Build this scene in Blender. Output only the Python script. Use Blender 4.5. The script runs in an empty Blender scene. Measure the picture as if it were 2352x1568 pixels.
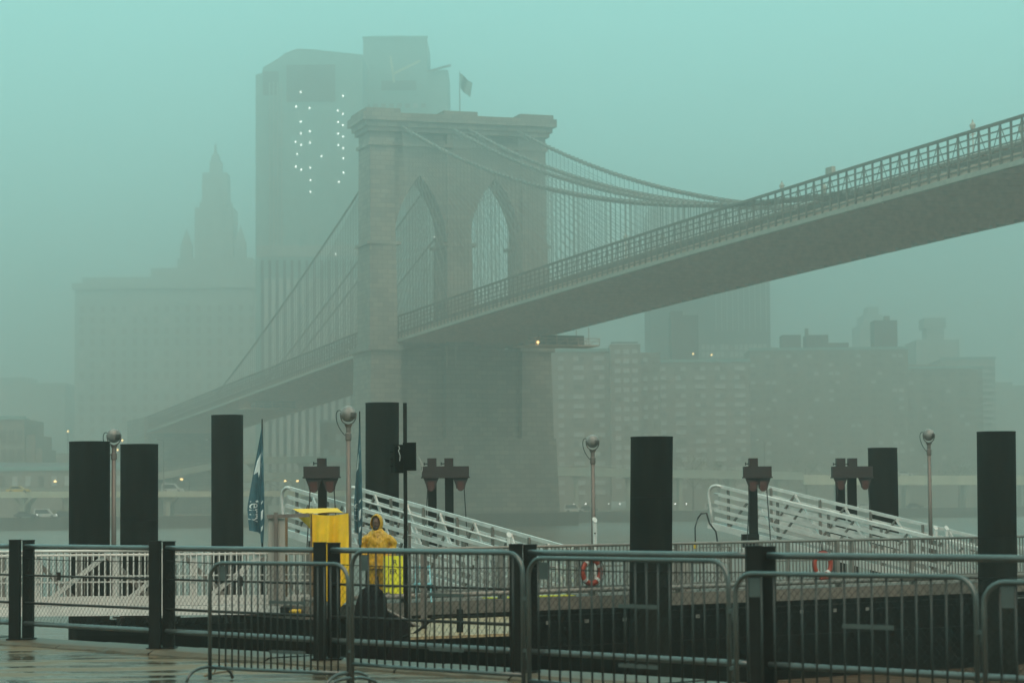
import bpy, bmesh, math, random
from math import sin, cos, pi, radians, sqrt
from mathutils import Vector, Matrix, noise

random.seed(7)
SC = bpy.context.scene
COL = SC.collection
V = Vector

# ------------------------------------------------------------------ camera
F_PX, CX, CY = 5553.0, 1176.0, 784.0          # 85 mm lens on a 2352 x 1568 grid of the photograph
EYE = V((0, 0, 4.1))                          # metres above the river
cam_d = bpy.data.cameras.new('camera')
cam_d.sensor_width = 36.0
cam_d.lens = 85.0
cam_d.clip_start, cam_d.clip_end = 0.5, 9000
cam = bpy.data.objects.new('camera', cam_d)
COL.objects.link(cam)
CAM_R = Matrix.Rotation(radians(90 + 3.873), 3, 'X') @ Matrix.Rotation(radians(-0.5), 3, 'Z')
cam.matrix_world = Matrix.Translation(EYE) @ CAM_R.to_4x4()
cam_d.dof.use_dof = True
cam_d.dof.focus_distance = 52
cam_d.dof.aperture_fstop = 3.2
SC.camera = cam

# ------------------------------------------------------------------ sky, sun, exposure
world = bpy.data.worlds.new('World')
SC.world = world
world.use_nodes = True
nt = world.node_tree
for n in list(nt.nodes):
    nt.nodes.remove(n)
SUN_ELEV, SUN_ROT = radians(56), radians(188)
out = nt.nodes.new('ShaderNodeOutputWorld')
bg = nt.nodes.new('ShaderNodeBackground')
sky = nt.nodes.new('ShaderNodeTexSky')
sky.sky_type = 'NISHITA'
sky.sun_disc = False
sky.sun_elevation, sky.sun_rotation = SUN_ELEV, SUN_ROT
sky.dust_density = 4.0
skys = nt.nodes.new('ShaderNodeVectorMath'); skys.operation = 'SCALE'
skys.inputs['Scale'].default_value = 0.05
nt.links.new(sky.outputs[0], skys.inputs[0])
tc = nt.nodes.new('ShaderNodeTexCoord')
sep = nt.nodes.new('ShaderNodeSeparateXYZ')
nt.links.new(tc.outputs['Generated'], sep.inputs[0])
ramp = nt.nodes.new('ShaderNodeValToRGB')
nt.links.new(sep.outputs[2], ramp.inputs[0])
SKY_STOPS = [(0.0, (.14, .075, .055)), (.022, (.185, .165, .145)), (.038, (.25, .47, .44)), (.062, (.258, .645, .62)), (1.0, (.25, .62, .595))]
el = ramp.color_ramp.elements
el[0].position, el[0].color = SKY_STOPS[0][0], (*SKY_STOPS[0][1], 1)
el[1].position, el[1].color = SKY_STOPS[-1][0], (*SKY_STOPS[-1][1], 1)
for p, c in SKY_STOPS[1:-1]:
    e = el.new(p); e.color = (*c, 1)
mixn = nt.nodes.new('ShaderNodeMix'); mixn.data_type = 'RGBA'
mixn.inputs['Factor'].default_value = 0.06
nt.links.new(ramp.outputs[0], mixn.inputs['A'])
nt.links.new(skys.outputs[0], mixn.inputs['B'])
nt.links.new(mixn.outputs['Result'], bg.inputs[0])
bg.inputs[1].default_value = 1.0
nt.links.new(bg.outputs[0], out.inputs[0])

sun_d = bpy.data.lights.new('sun', 'SUN')
sun_d.energy = 1.5
sun_d.angle = radians(60)
sun_d.color = (1.0, .65, .45)
sun = bpy.data.objects.new('sun', sun_d)
COL.objects.link(sun)
sun.rotation_euler = (radians(34), 0, radians(8))   # high, from behind the camera, very soft

SC.view_settings.view_transform = 'Standard'
SC.view_settings.look = 'None'
SC.view_settings.exposure = 0.74
SC.view_settings.gamma = 1.0
cy = SC.cycles
cy.use_denoising = True
SC.render.filter_size = 1.5
try:
    cy.denoiser = 'OPENIMAGEDENOISE'
except Exception:
    pass
cy.use_adaptive_sampling = False
cy.max_bounces = 6
cy.volume_bounces = 2
cy.transparent_max_bounces = 8
cy.sample_clamp_indirect = 4.0
cy.caustics_reflective = cy.caustics_refractive = False
HAZE_DENSITY, HAZE_G = 0.0019, 0.865
HAZE_COL = (1.0, .925, .885)

# ------------------------------------------------------------------ helpers: pixels of the photograph -> points
def ray(px, py):
    return CAM_R @ V(((px - CX) / F_PX, -(py - CY) / F_PX, -1.0))
def at(px, py, Z):
    d = ray(px, py)
    return EYE + d * (Z / d.y)
def on_z(px, py, z):
    d = ray(px, py)
    return EYE + d * ((z - EYE.z) / d.z)
def yh(px):
    return 1160 - 0.00873 * (px - CX)

# ------------------------------------------------------------------ helpers: materials
def mat(name, base, rough=.6, metal=0.0, var=.25, scale=6.0, bump=0.0, bscale=None, streak=False, tint=None, spec=.5, emit=None, estr=0.0, coat=0.0):
    m = bpy.data.materials.new(name)
    m.use_nodes = True
    t = m.node_tree
    b = t.nodes['Principled BSDF']
    b.inputs['Roughness'].default_value = rough
    b.inputs['Metallic'].default_value = metal
    b.inputs['Specular IOR Level'].default_value = spec
    if coat:
        b.inputs['Coat Weight'].default_value = coat
        b.inputs['Coat Roughness'].default_value = .15
    co = t.nodes.new('ShaderNodeTexCoord')
    mp = t.nodes.new('ShaderNodeMapping')
    t.links.new(co.outputs['Object'], mp.inputs[0])
    if streak:
        mp.inputs['Scale'].default_value = (1, 1, .12)
    nz = t.nodes.new('ShaderNodeTexNoise')
    nz.inputs['Scale'].default_value = scale
    nz.inputs['Detail'].default_value = 6
    nz.inputs['Roughness'].default_value = .65
    t.links.new(mp.outputs[0], nz.inputs[0])
    rp = t.nodes.new('ShaderNodeValToRGB')
    t.links.new(nz.outputs['Fac'], rp.inputs[0])
    lo = tuple(max(0, c * (1 - var)) for c in base) if tint is None else tint
    hi = tuple(min(1, c * (1 + var)) for c in base)
    rp.color_ramp.elements[0].position, rp.color_ramp.elements[0].color = .32, (*lo, 1)
    rp.color_ramp.elements[1].position, rp.color_ramp.elements[1].color = .68, (*hi, 1)
    t.links.new(rp.outputs[0], b.inputs['Base Color'])
    mr = t.nodes.new('ShaderNodeMapRange')
    mr.inputs['To Min'].default_value = max(.03, rough - .12)
    mr.inputs['To Max'].default_value = min(1, rough + .12)
    t.links.new(nz.outputs['Fac'], mr.inputs['Value'])
    t.links.new(mr.outputs[0], b.inputs['Roughness'])
    if bump:
        n2 = t.nodes.new('ShaderNodeTexNoise')
        n2.inputs['Scale'].default_value = bscale or scale * 3
        n2.inputs['Detail'].default_value = 5
        t.links.new(co.outputs['Object'], n2.inputs[0])
        bp = t.nodes.new('ShaderNodeBump')
        bp.inputs['Strength'].default_value = bump
        t.links.new(n2.outputs['Fac'], bp.inputs['Height'])
        t.links.new(bp.outputs[0], b.inputs['Normal'])
    if emit:
        b.inputs['Emission Color'].default_value = (*emit, 1)
        b.inputs['Emission Strength'].default_value = estr
    return m

M = {}
M['stone'] = mat('granite_blocks', (.29, .225, .18), .85, var=.3, scale=.35, bump=.4, bscale=1.2)
M['bridge_steel'] = mat('bridge_paint', (.54, .34, .255), .7, var=.2, scale=1)
M['truss'] = mat('truss_paint', (.12, .09, .07), .7, var=.2, scale=1)
M['limestone_dark'] = mat('dark_limestone', (.05, .06, .056), .85, var=.12, scale=.3)  # even dark stone tone that sets the tower off from the sky
M['bridge_pale'] = mat('bridge_pale_paint', (.34, .31, .26), .6, var=.2, scale=1)
M['cable'] = mat('cable_wrap', (.19, .18, .16), .6, var=.15, scale=2)
M['asphalt'] = mat('asphalt', (.05, .048, .045), .7, scale=2)
M['brick_a'] = mat('brown_brick', (.24, .215, .185), .9, var=.18, scale=.5)
M['brick_b'] = mat('dark_brick', (.21, .20, .17), .9, var=.18, scale=.5)
M['limestone'] = mat('limestone', (.30, .34, .32), .85, var=.12, scale=.3)
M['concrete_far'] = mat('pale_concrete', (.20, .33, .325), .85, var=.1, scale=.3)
M['far_dark'] = mat('dark_cladding', (.10, .10, .095), .7, var=.15, scale=.4)
M['glass_dark'] = mat('dark_glass', (.035, .04, .04), .12, var=.2, scale=.3)
M['glass_far'] = mat('hazy_glass', (.14, .125, .105), .4, var=.2, scale=.3)
M['glass_pale'] = mat('pale_blind', (.39, .40, .385), .35, var=.15, scale=.5)
M['lit'] = mat('lit_lamp', (.9, .9, .85), .5, emit=(1, .97, .90), estr=2.4)
M['lit_amber'] = mat('amber_lamp', (.9, .6, .3), .5, emit=(1, .62, .22), estr=2.4)
M['girder_cream'] = mat('cream_girder', (.55, .53, .40), .6, var=.12, scale=.4, streak=True)
M['girder_green'] = mat('faded_green_girder', (.33, .34, .28), .6, var=.15, scale=.4, streak=True)
M['seawall'] = mat('wet_seawall', (.085, .072, .06), .7, var=.35, scale=.5, streak=True)
M['land'] = mat('city_ground', (.16, .11, .075), .9, scale=.1)
M['pile'] = mat('black_pile_coating', (.0065, .0064, .0048), .55, var=.8, scale=2.2, bump=.3, bscale=16, streak=True, spec=.015)
M['alu'] = mat('weathered_aluminium', (.60, .575, .545), .45, metal=.25, var=.16, scale=3)
M['alu_white'] = mat('pale_aluminium', (.62, .575, .54), .5, metal=.1, var=.12, scale=3)
M['alu_dark'] = mat('dull_galvanised', (.19, .17, .15), .5, metal=.3, var=.2, scale=4)
M['galv_pole'] = mat('mauve_grey_pole', (.15, .12, .105), .5, metal=.2, var=.2, scale=4, streak=True)
M['green_steel'] = mat('dark_green_steel', (.010, .0115, .010), .55, var=.4, scale=5, bump=.06, bscale=40, streak=True, spec=.12)
M['rail'] = mat('wet_rail_steel', (.085, .088, .082), .34, metal=.25, var=.25, scale=3, bump=.02, bscale=30, coat=.6)
M['barrier'] = mat('wet_barrier_steel', (.06, .064, .058), .34, metal=.25, var=.3, scale=3, bump=.02, bscale=30, coat=.6)
M['barrier_shaded'] = mat('shaded_barrier_steel', (.022, .024, .021), .4, metal=.2, var=.35, scale=5)  # darker copy of the barrier steel: shade on upright bars put into the colour
M['wire'] = mat('mesh_wire', (.022, .02, .017), .6, scale=20, spec=.25)
M['black'] = mat('matte_black', (.002, .002, .0016), .85, var=.5, scale=1.5, streak=True, spec=0.0)
M['rust'] = mat('rusty_brown_steel', (.016, .007, .0055), .6, var=.45, scale=7, bump=.2, bscale=30)
M['red_sheave'] = mat('red_paint', (.055, .008, .004), .5, var=.3, scale=10)
M['darkpost'] = mat('dark_steel_post', (.007, .007, .006), .6, var=.4, scale=6, streak=True, spec=.05)
M['yellow_tarp'] = mat('yellow_tarp', (.80, .47, .002), .6, var=.1, scale=5, bump=.15, bscale=8)
M['raincoat'] = mat('yellow_raincoat', (.56, .30, .003), .42, var=.35, scale=6, bump=.9, bscale=11)
M['skin'] = mat('skin', (.095, .045, .027), .55, var=.1, scale=20)
M['hair'] = mat('dark_hair', (.012, .010, .009), .7)
M['boot'] = mat('black_rubber', (.015, .015, .014), .5)
M['sign_yellow'] = mat('sign_yellow', (.80, .74, .02), .4, var=.06, scale=4)
M['ink'] = mat('black_ink', (.012, .012, .012), .5)
M['flag_blue'] = mat('blue_banner', (.026, .088, .115), .65, var=.25, scale=5)
M['flag_white'] = mat('white_print', (.60, .66, .66), .6, var=.08, scale=6)
M['globe'] = mat('lamp_globe', (.22, .205, .19), .4, var=.25, scale=6, tint=(.11, .10, .09))
M['white_cap'] = mat('white_cap', (.46, .46, .44), .4, var=.08)
M['orange'] = mat('orange_ring', (.30, .03, .009), .45, var=.12, scale=10)
M['chair_blue'] = mat('pale_blue_plastic', (.17, .42, .47), .45, var=.1, scale=6)
M['concrete'] = mat('pier_concrete', (.13, .105, .085), .7, var=.25, scale=4, bump=.2, bscale=20)
M['tan_slab'] = mat('wet_tan_plywood', (.34, .23, .12), .4, var=.35, scale=3, bump=.1, bscale=30, tint=(.20, .13, .07))
M['rope'] = mat('black_cable', (.015, .015, .014), .5)
M['tarp_black'] = mat('black_tarpaulin', (.004, .0032, .004), .75, var=.4, scale=7, bump=.6, bscale=9, spec=.04)
M['yellow_plug'] = mat('yellow_rubber', (.65, .40, .02), .5)
M['white_gate'] = mat('grey_white_board', (.30, .28, .25), .6, var=.15, scale=4, streak=True)
M['wood'] = mat('brown_wood', (.17, .10, .05), .7, var=.3, scale=8)
M['car_white'] = mat('white_car_paint', (.55, .55, .53), .3, var=.05)
M['car_dark'] = mat('dark_car_paint', (.05, .05, .055), .3, var=.1)
M['car_taxi'] = mat('taxi_paint', (.62, .40, .05), .35, var=.05)
M['tyre'] = mat('tyre', (.02, .02, .02), .8)
M['bark'] = mat('bark', (.07, .055, .04), .9)
M['leaf'] = mat('leaf', (.085, .10, .035), .7, var=.4, scale=1.2)
M['leaf_yellow'] = mat('autumn_leaf', (.17, .14, .035), .7, var=.4, scale=1.2)
M['moss'] = mat('mossy_edge', (.05, .042, .022), .9, var=.7, scale=14, bump=.8, bscale=40)

# granite courses: blocks differ a little in tone, joints a little darker, damp streaks running down
def stone_mat():
    m = mat('granite_blocks', (.235, .205, .175), .85, var=.28, scale=.12, streak=True)
    t = m.node_tree; b = t.nodes['Principled BSDF']
    src = b.inputs['Base Color'].links[0].from_socket
    co = [n for n in t.nodes if n.bl_idname == 'ShaderNodeTexCoord'][0]
    mp = t.nodes.new('ShaderNodeMapping'); mp.inputs['Rotation'].default_value = (0, 0, radians(-18.2))
    t.links.new(co.outputs['Object'], mp.inputs[0])
    sp = t.nodes.new('ShaderNodeSeparateXYZ'); t.links.new(mp.outputs[0], sp.inputs[0])
    ad = t.nodes.new('ShaderNodeMath'); ad.operation = 'ADD'
    t.links.new(sp.outputs[0], ad.inputs[0]); t.links.new(sp.outputs[1], ad.inputs[1])
    cb = t.nodes.new('ShaderNodeCombineXYZ')
    t.links.new(ad.outputs[0], cb.inputs[0]); t.links.new(sp.outputs[2], cb.inputs[1])
    br = t.nodes.new('ShaderNodeTexBrick')
    br.inputs['Scale'].default_value = 1.0
    br.inputs['Brick Width'].default_value = 2.1
    br.inputs['Row Height'].default_value = .95
    br.inputs['Mortar Size'].default_value = .06
    br.inputs['Color1'].default_value = (1.25, 1.22, 1.18, 1)
    br.inputs['Color2'].default_value = (.72, .72, .74, 1)
    br.inputs['Mortar'].default_value = (.5, .48, .46, 1)
    t.links.new(cb.outputs[0], br.inputs['Vector'])
    mx = t.nodes.new('ShaderNodeMix'); mx.data_type = 'RGBA'; mx.blend_type = 'MULTIPLY'; mx.inputs['Factor'].default_value = 1
    t.links.new(src, mx.inputs['A']); t.links.new(br.outputs['Color'], mx.inputs['B'])
    t.links.new(mx.outputs['Result'], b.inputs['Base Color'])
    return m
M['stone'] = stone_mat()

# wet pavement: puddle film over brown stone
def pavement_mat():
    m = bpy.data.materials.new('wet_pavement'); m.use_nodes = True
    t = m.node_tree; b = t.nodes['Principled BSDF']
    co = t.nodes.new('ShaderNodeTexCoord')
    mp = t.nodes.new('ShaderNodeMapping'); mp.inputs['Rotation'].default_value = (0, 0, radians(-47)); mp.inputs['Scale'].default_value = (.45, 1.6, 1)
    t.links.new(co.outputs['Object'], mp.inputs[0])
    n1 = t.nodes.new('ShaderNodeTexNoise'); n1.inputs['Scale'].default_value = 1.3; n1.inputs['Detail'].default_value = 7; n1.inputs['Roughness'].default_value = .62
    n2 = t.nodes.new('ShaderNodeTexNoise'); n2.inputs['Scale'].default_value = 13; n2.inputs['Detail'].default_value = 6
    t.links.new(mp.outputs[0], n1.inputs[0]); t.links.new(co.outputs['Object'], n2.inputs[0])
    r1 = t.nodes.new('ShaderNodeValToRGB')
    r1.color_ramp.elements[0].position, r1.color_ramp.elements[0].color = .38, (.022, .019, .014, 1)
    r1.color_ramp.elements[1].position, r1.color_ramp.elements[1].color = .57, (.135, .078, .028, 1)
    t.links.new(n1.outputs['Fac'], r1.inputs[0]); t.links.new(r1.outputs[0], b.inputs['Base Color'])
    rr = t.nodes.new('ShaderNodeValToRGB')
    rr.color_ramp.elements[0].position, rr.color_ramp.elements[0].color = .43, (.05, .05, .05, 1)
    rr.color_ramp.elements[1].position, rr.color_ramp.elements[1].color = .58, (.6, .6, .6, 1)
    t.links.new(n1.outputs['Fac'], rr.inputs[0]); t.links.new(rr.outputs[0], b.inputs['Roughness'])
    rb = t.nodes.new('ShaderNodeValToRGB')
    rb.color_ramp.elements[0].position, rb.color_ramp.elements[0].color = .42, (.10, .10, .10, 1)
    rb.color_ramp.elements[1].position, rb.color_ramp.elements[1].color = .60, (.9, .9, .9, 1)
    t.links.new(n1.outputs['Fac'], rb.inputs[0])
    n3 = t.nodes.new('ShaderNodeTexNoise'); n3.inputs['Scale'].default_value = 3.0; n3.inputs['Detail'].default_value = 3
    t.links.new(mp.outputs[0], n3.inputs[0])
    bp0 = t.nodes.new('ShaderNodeBump'); bp0.inputs['Distance'].default_value = .06; bp0.inputs['Strength'].default_value = .35
    t.links.new(n3.outputs['Fac'], bp0.inputs['Height'])
    bp = t.nodes.new('ShaderNodeBump'); bp.inputs['Distance'].default_value = .03
    t.links.new(bp0.outputs[0], bp.inputs['Normal'])
    t.links.new(rb.outputs[0], bp.inputs['Strength']); t.links.new(n2.outputs['Fac'], bp.inputs['Height'])
    t.links.new(bp.outputs[0], b.inputs['Normal'])
    b.inputs['Specular IOR Level'].default_value = .9
    return m
M['pavement'] = pavement_mat()

def water_mat():
    m = bpy.data.materials.new('river_water'); m.use_nodes = True
    t = m.node_tree; b = t.nodes['Principled BSDF']
    b.inputs['Base Color'].default_value = (.12, .082, .055, 1)
    b.inputs['Roughness'].default_value = .16
    b.inputs['IOR'].default_value = 1.33
    co = t.nodes.new('ShaderNodeTexCoord')
    mp = t.nodes.new('ShaderNodeMapping'); mp.inputs['Scale'].default_value = (.35, 1.0, 1)
    t.links.new(co.outputs['Object'], mp.inputs[0])
    n1 = t.nodes.new('ShaderNodeTexNoise'); n1.inputs['Scale'].default_value = .12; n1.inputs['Detail'].default_value = 8; n1.inputs['Roughness'].default_value = .7
    t.links.new(mp.outputs[0], n1.inputs[0])
    bp = t.nodes.new('ShaderNodeBump'); bp.inputs['Distance'].default_value = 1.2; bp.inputs['Strength'].default_value = .55
    t.links.new(n1.outputs['Fac'], bp.inputs['Height']); t.links.new(bp.outputs[0], b.inputs['Normal'])
    return m
M['water'] = water_mat()

# ------------------------------------------------------------------ helpers: meshes and objects
class MB:
    def __init__(s):
        s.v, s.f = [], []
    def add(s, vs, fs):
        k = len(s.v)
        s.v += [V(p) for p in vs]
        s.f += [tuple(i + k for i in f) for f in fs]
        return s
    def box(s, lo, hi):
        (a, b, c), (d, e, f) = lo, hi
        return s.add([(a, b, c), (d, b, c), (d, e, c), (a, e, c), (a, b, f), (d, b, f), (d, e, f), (a, e, f)],
                     [(0, 3, 2, 1), (4, 5, 6, 7), (0, 1, 5, 4), (1, 2, 6, 5), (2, 3, 7, 6), (3, 0, 4, 7)])
    def bar(s, p, q, w, h, up=(0, 0, 1)):
        p, q = V(p), V(q)
        d = (q - p)
        if d.length < 1e-6: return s
        d.normalize()
        u = V(up)
        if abs(d.dot(u)) > .98: u = V((0, 1, 0))
        x = d.cross(u).normalized(); y = x.cross(d)
        vs = []
        for c in (p, q):
            for a, b in ((-1, -1), (1, -1), (1, 1), (-1, 1)):
                vs.append(c + x * (a * w / 2) + y * (b * h / 2))
        return s.add(vs, [(3, 2, 1, 0), (4, 5, 6, 7), (0, 1, 5, 4), (1, 2, 6, 5), (2, 3, 7, 6), (3, 0, 4, 7)])
    def tube(s, pts, r, n=8, cap=True):
        pts = [V(p) for p in pts]
        rs = r if isinstance(r, (list, tuple)) else [r] * len(pts)
        rings = []
        x = None
        for i, p in enumerate(pts):
            d = (pts[min(i + 1, len(pts) - 1)] - pts[max(i - 1, 0)]).normalized()
            if x is None:
                u = V((0, 0, 1)) if abs(d.z) < .95 else V((0, 1, 0))
                x = d.cross(u).normalized()
            else:
                x = (x - d * x.dot(d)).normalized()
            y = x.cross(d)
            rings.append([p + x * (cos(2 * pi * k / n) * rs[i]) + y * (sin(2 * pi * k / n) * rs[i]) for k in range(n)])
        return s.loft(rings, cap)
    def loft(s, rings, cap=True):
        n = len(rings[0]); fs = []
        for i in range(len(rings) - 1):
            for k in range(n):
                a, b = i * n + k, i * n + (k + 1) % n
                fs.append((a, b, b + n, a + n))
        if cap:
            fs.append(tuple(range(n - 1, -1, -1)))
            fs.append(tuple((len(rings) - 1) * n + k for k in range(n)))
        return s.add([p for r in rings for p in r], fs)
    def lathe(s, c, prof, n=16, cap=True):
        c = V(c)
        return s.loft([[c + V((r * cos(2 * pi * k / n), r * sin(2 * pi * k / n), z)) for k in range(n)] for r, z in prof], cap)
    def prism(s, poly, off):
        off = V(off); n = len(poly)
        vs = [V(p) for p in poly] + [V(p) + off for p in poly]
        fs = [tuple(range(n - 1, -1, -1)), tuple(range(n, 2 * n))] + [(i, (i + 1) % n, (i + 1) % n + n, i + n) for i in range(n)]
        return s.add(vs, fs)
    def grid(s, fn, nu, nv):
        vs = [fn(i / nu, j / nv) for j in range(nv + 1) for i in range(nu + 1)]
        fs = [(j * (nu + 1) + i, j * (nu + 1) + i + 1, (j + 1) * (nu + 1) + i + 1, (j + 1) * (nu + 1) + i) for j in range(nv) for i in range(nu)]
        return s.add(vs, fs)
    def mesh(s, name, m, off=(0, 0, 0), smooth=False, fixn=True):
        off = V(off)
        me = bpy.data.meshes.new(name)
        me.from_pydata([tuple(p - off) for p in s.v], [], s.f)
        if fixn:
            bm = bmesh.new(); bm.from_mesh(me)
            bmesh.ops.recalc_face_normals(bm, faces=bm.faces)
            bm.to_mesh(me); bm.free()
        if m: me.materials.append(m)
        if smooth:
            for p in me.polygons: p.use_smooth = True
        me.update()
        return me

def tag(o, label=None, cat=None, group=None, kind=None):
    if label: o['label'] = label
    if cat: o['category'] = cat
    if group: o['group'] = group
    if kind: o['kind'] = kind
    return o
ROOTLOC = {}
def thing(name, loc, label, cat, group=None):
    o = bpy.data.objects.new(name, None)
    o.empty_display_size = .2
    COL.objects.link(o)
    o.location = loc
    ROOTLOC[o.name] = V(loc)
    return tag(o, label, cat, group)
def put(name, me, loc, parent=None, rot=None):
    o = bpy.data.objects.new(name, me)
    COL.objects.link(o)
    if parent is not None:
        o.parent = parent
        o.location = V(loc) - ROOTLOC[parent.name]
    else:
        o.location = loc
    if rot: o.rotation_euler = rot
    return o
def part(name, mb, m, parent=None, smooth=False, kind=None, label=None):
    """mb is given in world coordinates; the object's origin sits at the parent's origin."""
    L = ROOTLOC[parent.name] if parent is not None else V((0, 0, 0))
    o = bpy.data.objects.new(name, mb.mesh(name, M[m] if isinstance(m, str) else m, L, smooth))
    COL.objects.link(o)
    if parent is not None:
        o.parent = parent
    ROOTLOC[o.name] = L
    if kind: o['kind'] = kind
    if label: o['label'] = label
    return o
def single(name, mb, m, label, cat, group=None, kind=None, smooth=False, origin=None):
    origin = V(origin) if origin is not None else V((0, 0, 0))
    o = bpy.data.objects.new(name, mb.mesh(name, M[m], origin, smooth))
    COL.objects.link(o); o.location = origin
    ROOTLOC[o.name] = origin
    return tag(o, label, cat, group, kind)
def structure(name, mb, m, smooth=False):
    o = bpy.data.objects.new(name, mb.mesh(name, M[m], (0, 0, 0), smooth))
    COL.objects.link(o); o['kind'] = 'structure'
    ROOTLOC[o.name] = V((0, 0, 0))
    return o
def bake(o):
    """apply modifiers into the mesh"""
    dg = bpy.context.evaluated_depsgraph_get()
    me = bpy.data.meshes.new_from_object(o.evaluated_get(dg))
    o.modifiers.clear(); o.data = me
    return o
def remesh(o, vox, smooth_it=6, wrinkle=0.0, wsc=8.0):
    md = o.modifiers.new('r', 'REMESH'); md.mode = 'VOXEL'; md.voxel_size = vox
    ms = o.modifiers.new('s', 'SMOOTH'); ms.iterations = smooth_it; ms.factor = .5
    bake(o)
    if wrinkle:
        for v in o.data.vertices:
            p = V(v.co) * wsc
            p.z *= .6
            v.co += v.normal * (wrinkle * (noise.noise(p) + .6 * noise.noise(p * 2.3)))
    for p in o.data.polygons: p.use_smooth = True
    return o
def bezier(p0, p1, p2, p3, n=12):
    p0, p1, p2, p3 = map(V, (p0, p1, p2, p3))
    return [p0 * (1 - t) ** 3 + p1 * (3 * t * (1 - t) ** 2) + p2 * (3 * t * t * (1 - t)) + p3 * t ** 3 for t in (i / n for i in range(n + 1))]
def text_mesh(body, size, m, thick=.002):
    c = bpy.data.curves.new('text', 'FONT')
    c.body, c.size, c.extrude, c.align_x = body, size, thick, 'RIGHT'
    o = bpy.data.objects.new('text', c); COL.objects.link(o)
    dg = bpy.context.evaluated_depsgraph_get()
    me = bpy.data.meshes.new_from_object(o.evaluated_get(dg))
    bpy.data.objects.remove(o); bpy.data.curves.remove(c)
    me.materials.clear(); me.materials.append(M[m])
    return me
for k in ('lit', 'lit_amber'):
    try: M[k].cycles.emission_sampling = 'NONE'
    except Exception: pass

# ================================================================== SETTING: river, far shore, quay
structure('water', MB().grid(lambda a, b: V((-900 + 1800 * a, -40 + 1240 * b, 0)), 4, 4), 'water')
SHORE = [V((-880, 330)), V((-420, 400)), V((-160, 452)), V((-60, 513)), V((20, 569)), V((111, 632)), V((420, 850)), V((880, 1150))]
def shore_y(x, off=0):
    for a, b in zip(SHORE, SHORE[1:]):
        if a.x <= x <= b.x:
            return a.y + (b.y - a.y) * (x - a.x) / (b.x - a.x) + off
    return 1150
LANDZ = 2.3
land = MB().add([(p.x, p.y, LANDZ) for p in SHORE] + [(880, 2500, LANDZ), (-880, 2500, LANDZ)], [tuple(range(10))])
structure('far_shore_ground', land, 'land')
sw = MB()
for a, b in zip(SHORE, SHORE[1:]):
    sw.add([(a.x, a.y - .4, -1), (b.x, b.y - .4, -1), (b.x, b.y - .4, 2.5), (a.x, a.y - .4, 2.5), (a.x, a.y + 1, 2.5), (b.x, b.y + 1, 2.5)],
           [(0, 1, 2, 3), (3, 2, 5, 4)])
structure('seawall', sw, 'seawall')

# ================================================================== BRIDGE
TH = radians(18.2)
BT = V((cos(TH), sin(TH), 0))            # across the deck, south to north
BN = V((sin(TH), -cos(TH), 0))           # along the deck, towards this shore
BC = V((-10.3, 485, 0))
def B(u, s, z):
    return BC + BT * u + BN * s + V((0, 0, z))
def deck_z(s):
    if s < 0: return 36.8 + .030 * s
    return 36.8 + 2.2 * (1 - ((s - 243) / 243) ** 2)
bridge = thing('suspension_bridge', B(0, -6, 0), 'stone-towered suspension bridge with twin pointed arches rising out of the fog', 'bridge')
# --- tower
tw = MB()
def bbox(mb, u0, u1, s0, s1, z0, z1, taper=0.0):
    vs = []
    for z, k in ((z0, 0), (z1, taper)):
        for u, s in ((u0 + k, s0 + k), (u1 - k, s0 + k), (u1 - k, s1 - k), (u0 + k, s1 - k)):
            vs.append(B(u, s, z))
    return mb.add(vs, [(0, 3, 2, 1), (4, 5, 6, 7), (0, 1, 5, 4), (1, 2, 6, 5), (2, 3, 7, 6), (3, 0, 4, 7)])
ZT = 79.0
for u0, u1 in ((-18.6, -13.4), (-2.5, 2.5), (13.4, 18.6)):
    bbox(tw, u0 - .25, u1 + .25, -9.9, 0, 36, 56.5, .12)
    bbox(tw, u0, u1, -9.6, -.3, 56.5, ZT, .08)
def arch_z(x, w=5.5, zs=56.5, rise=14.0):
    R = (rise * rise + w * w) / (2 * w)
    return zs + sqrt(max(0, R * R - (abs(x) + R - w) ** 2))
for uc in (-7.95, 7.95):
    N = 28
    xs = [-5.5 + 11.0 * i / N for i in range(N + 1)]
    for s0, s1, ex in ((-8.4, -1.6, 0),):
        for a, b in zip(xs, xs[1:]):
            za, zb = arch_z(a), arch_z(b)
            tw.add([B(uc + a, s1, za), B(uc + b, s1, zb), B(uc + b, s1, ZT), B(uc + a, s1, ZT),
                    B(uc + a, s0, za), B(uc + b, s0, zb), B(uc + b, s0, ZT), B(uc + a, s0, ZT)],
                   [(0, 1, 2, 3), (5, 4, 7, 6), (1, 0, 4, 5), (3, 2, 6, 7)])
# below the road
for u0, u1 in ((-19.2, -12.4), (-3.6, 3.6), (12.4, 19.2)):
    bbox(tw, u0, u1, -13.4, 1.2, 17.5, 36, .35)
bbox(tw, -12.6, 12.6, -11.5, -1.2, 2, 35.6)
bbox(tw, -20.2, 20.2, -14.2, 2.0, -1, 17.5, .6)
tower = part('stone_tower', tw, 'stone', bridge)
co = MB()
for z0, z1, e in ((76.2, 76.9, .35), (79, 79.9, .6), (79.9, 81.0, 1.1), (81.0, 82.6, 1.8)):
    bbox(co, -18.6 - e, 18.6 + e, -9.6 - e, -.3 + e, z0, z1)
for u0, u1 in ((-19.8, -12.6), (-3.6, 3.6), (12.6, 19.8)):
    bbox(co, u0, u1, -11, 1.1, 82.6, 83.5)
part('cornice', co, 'stone', tower)
for u0, u1 in ((-19.2, -12.5), (-3.4, 3.4), (12.5, 19.2)):
    part('string_course', bbox(MB(), u0 - .15, u1 + .15, -10.1, .2, 56.3, 56.9), 'stone', tower)
    part('string_course', bbox(MB(), u0 - .35, u1 + .35, -13.6, 1.5, 35.0, 36.1), 'stone', tower)
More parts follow.
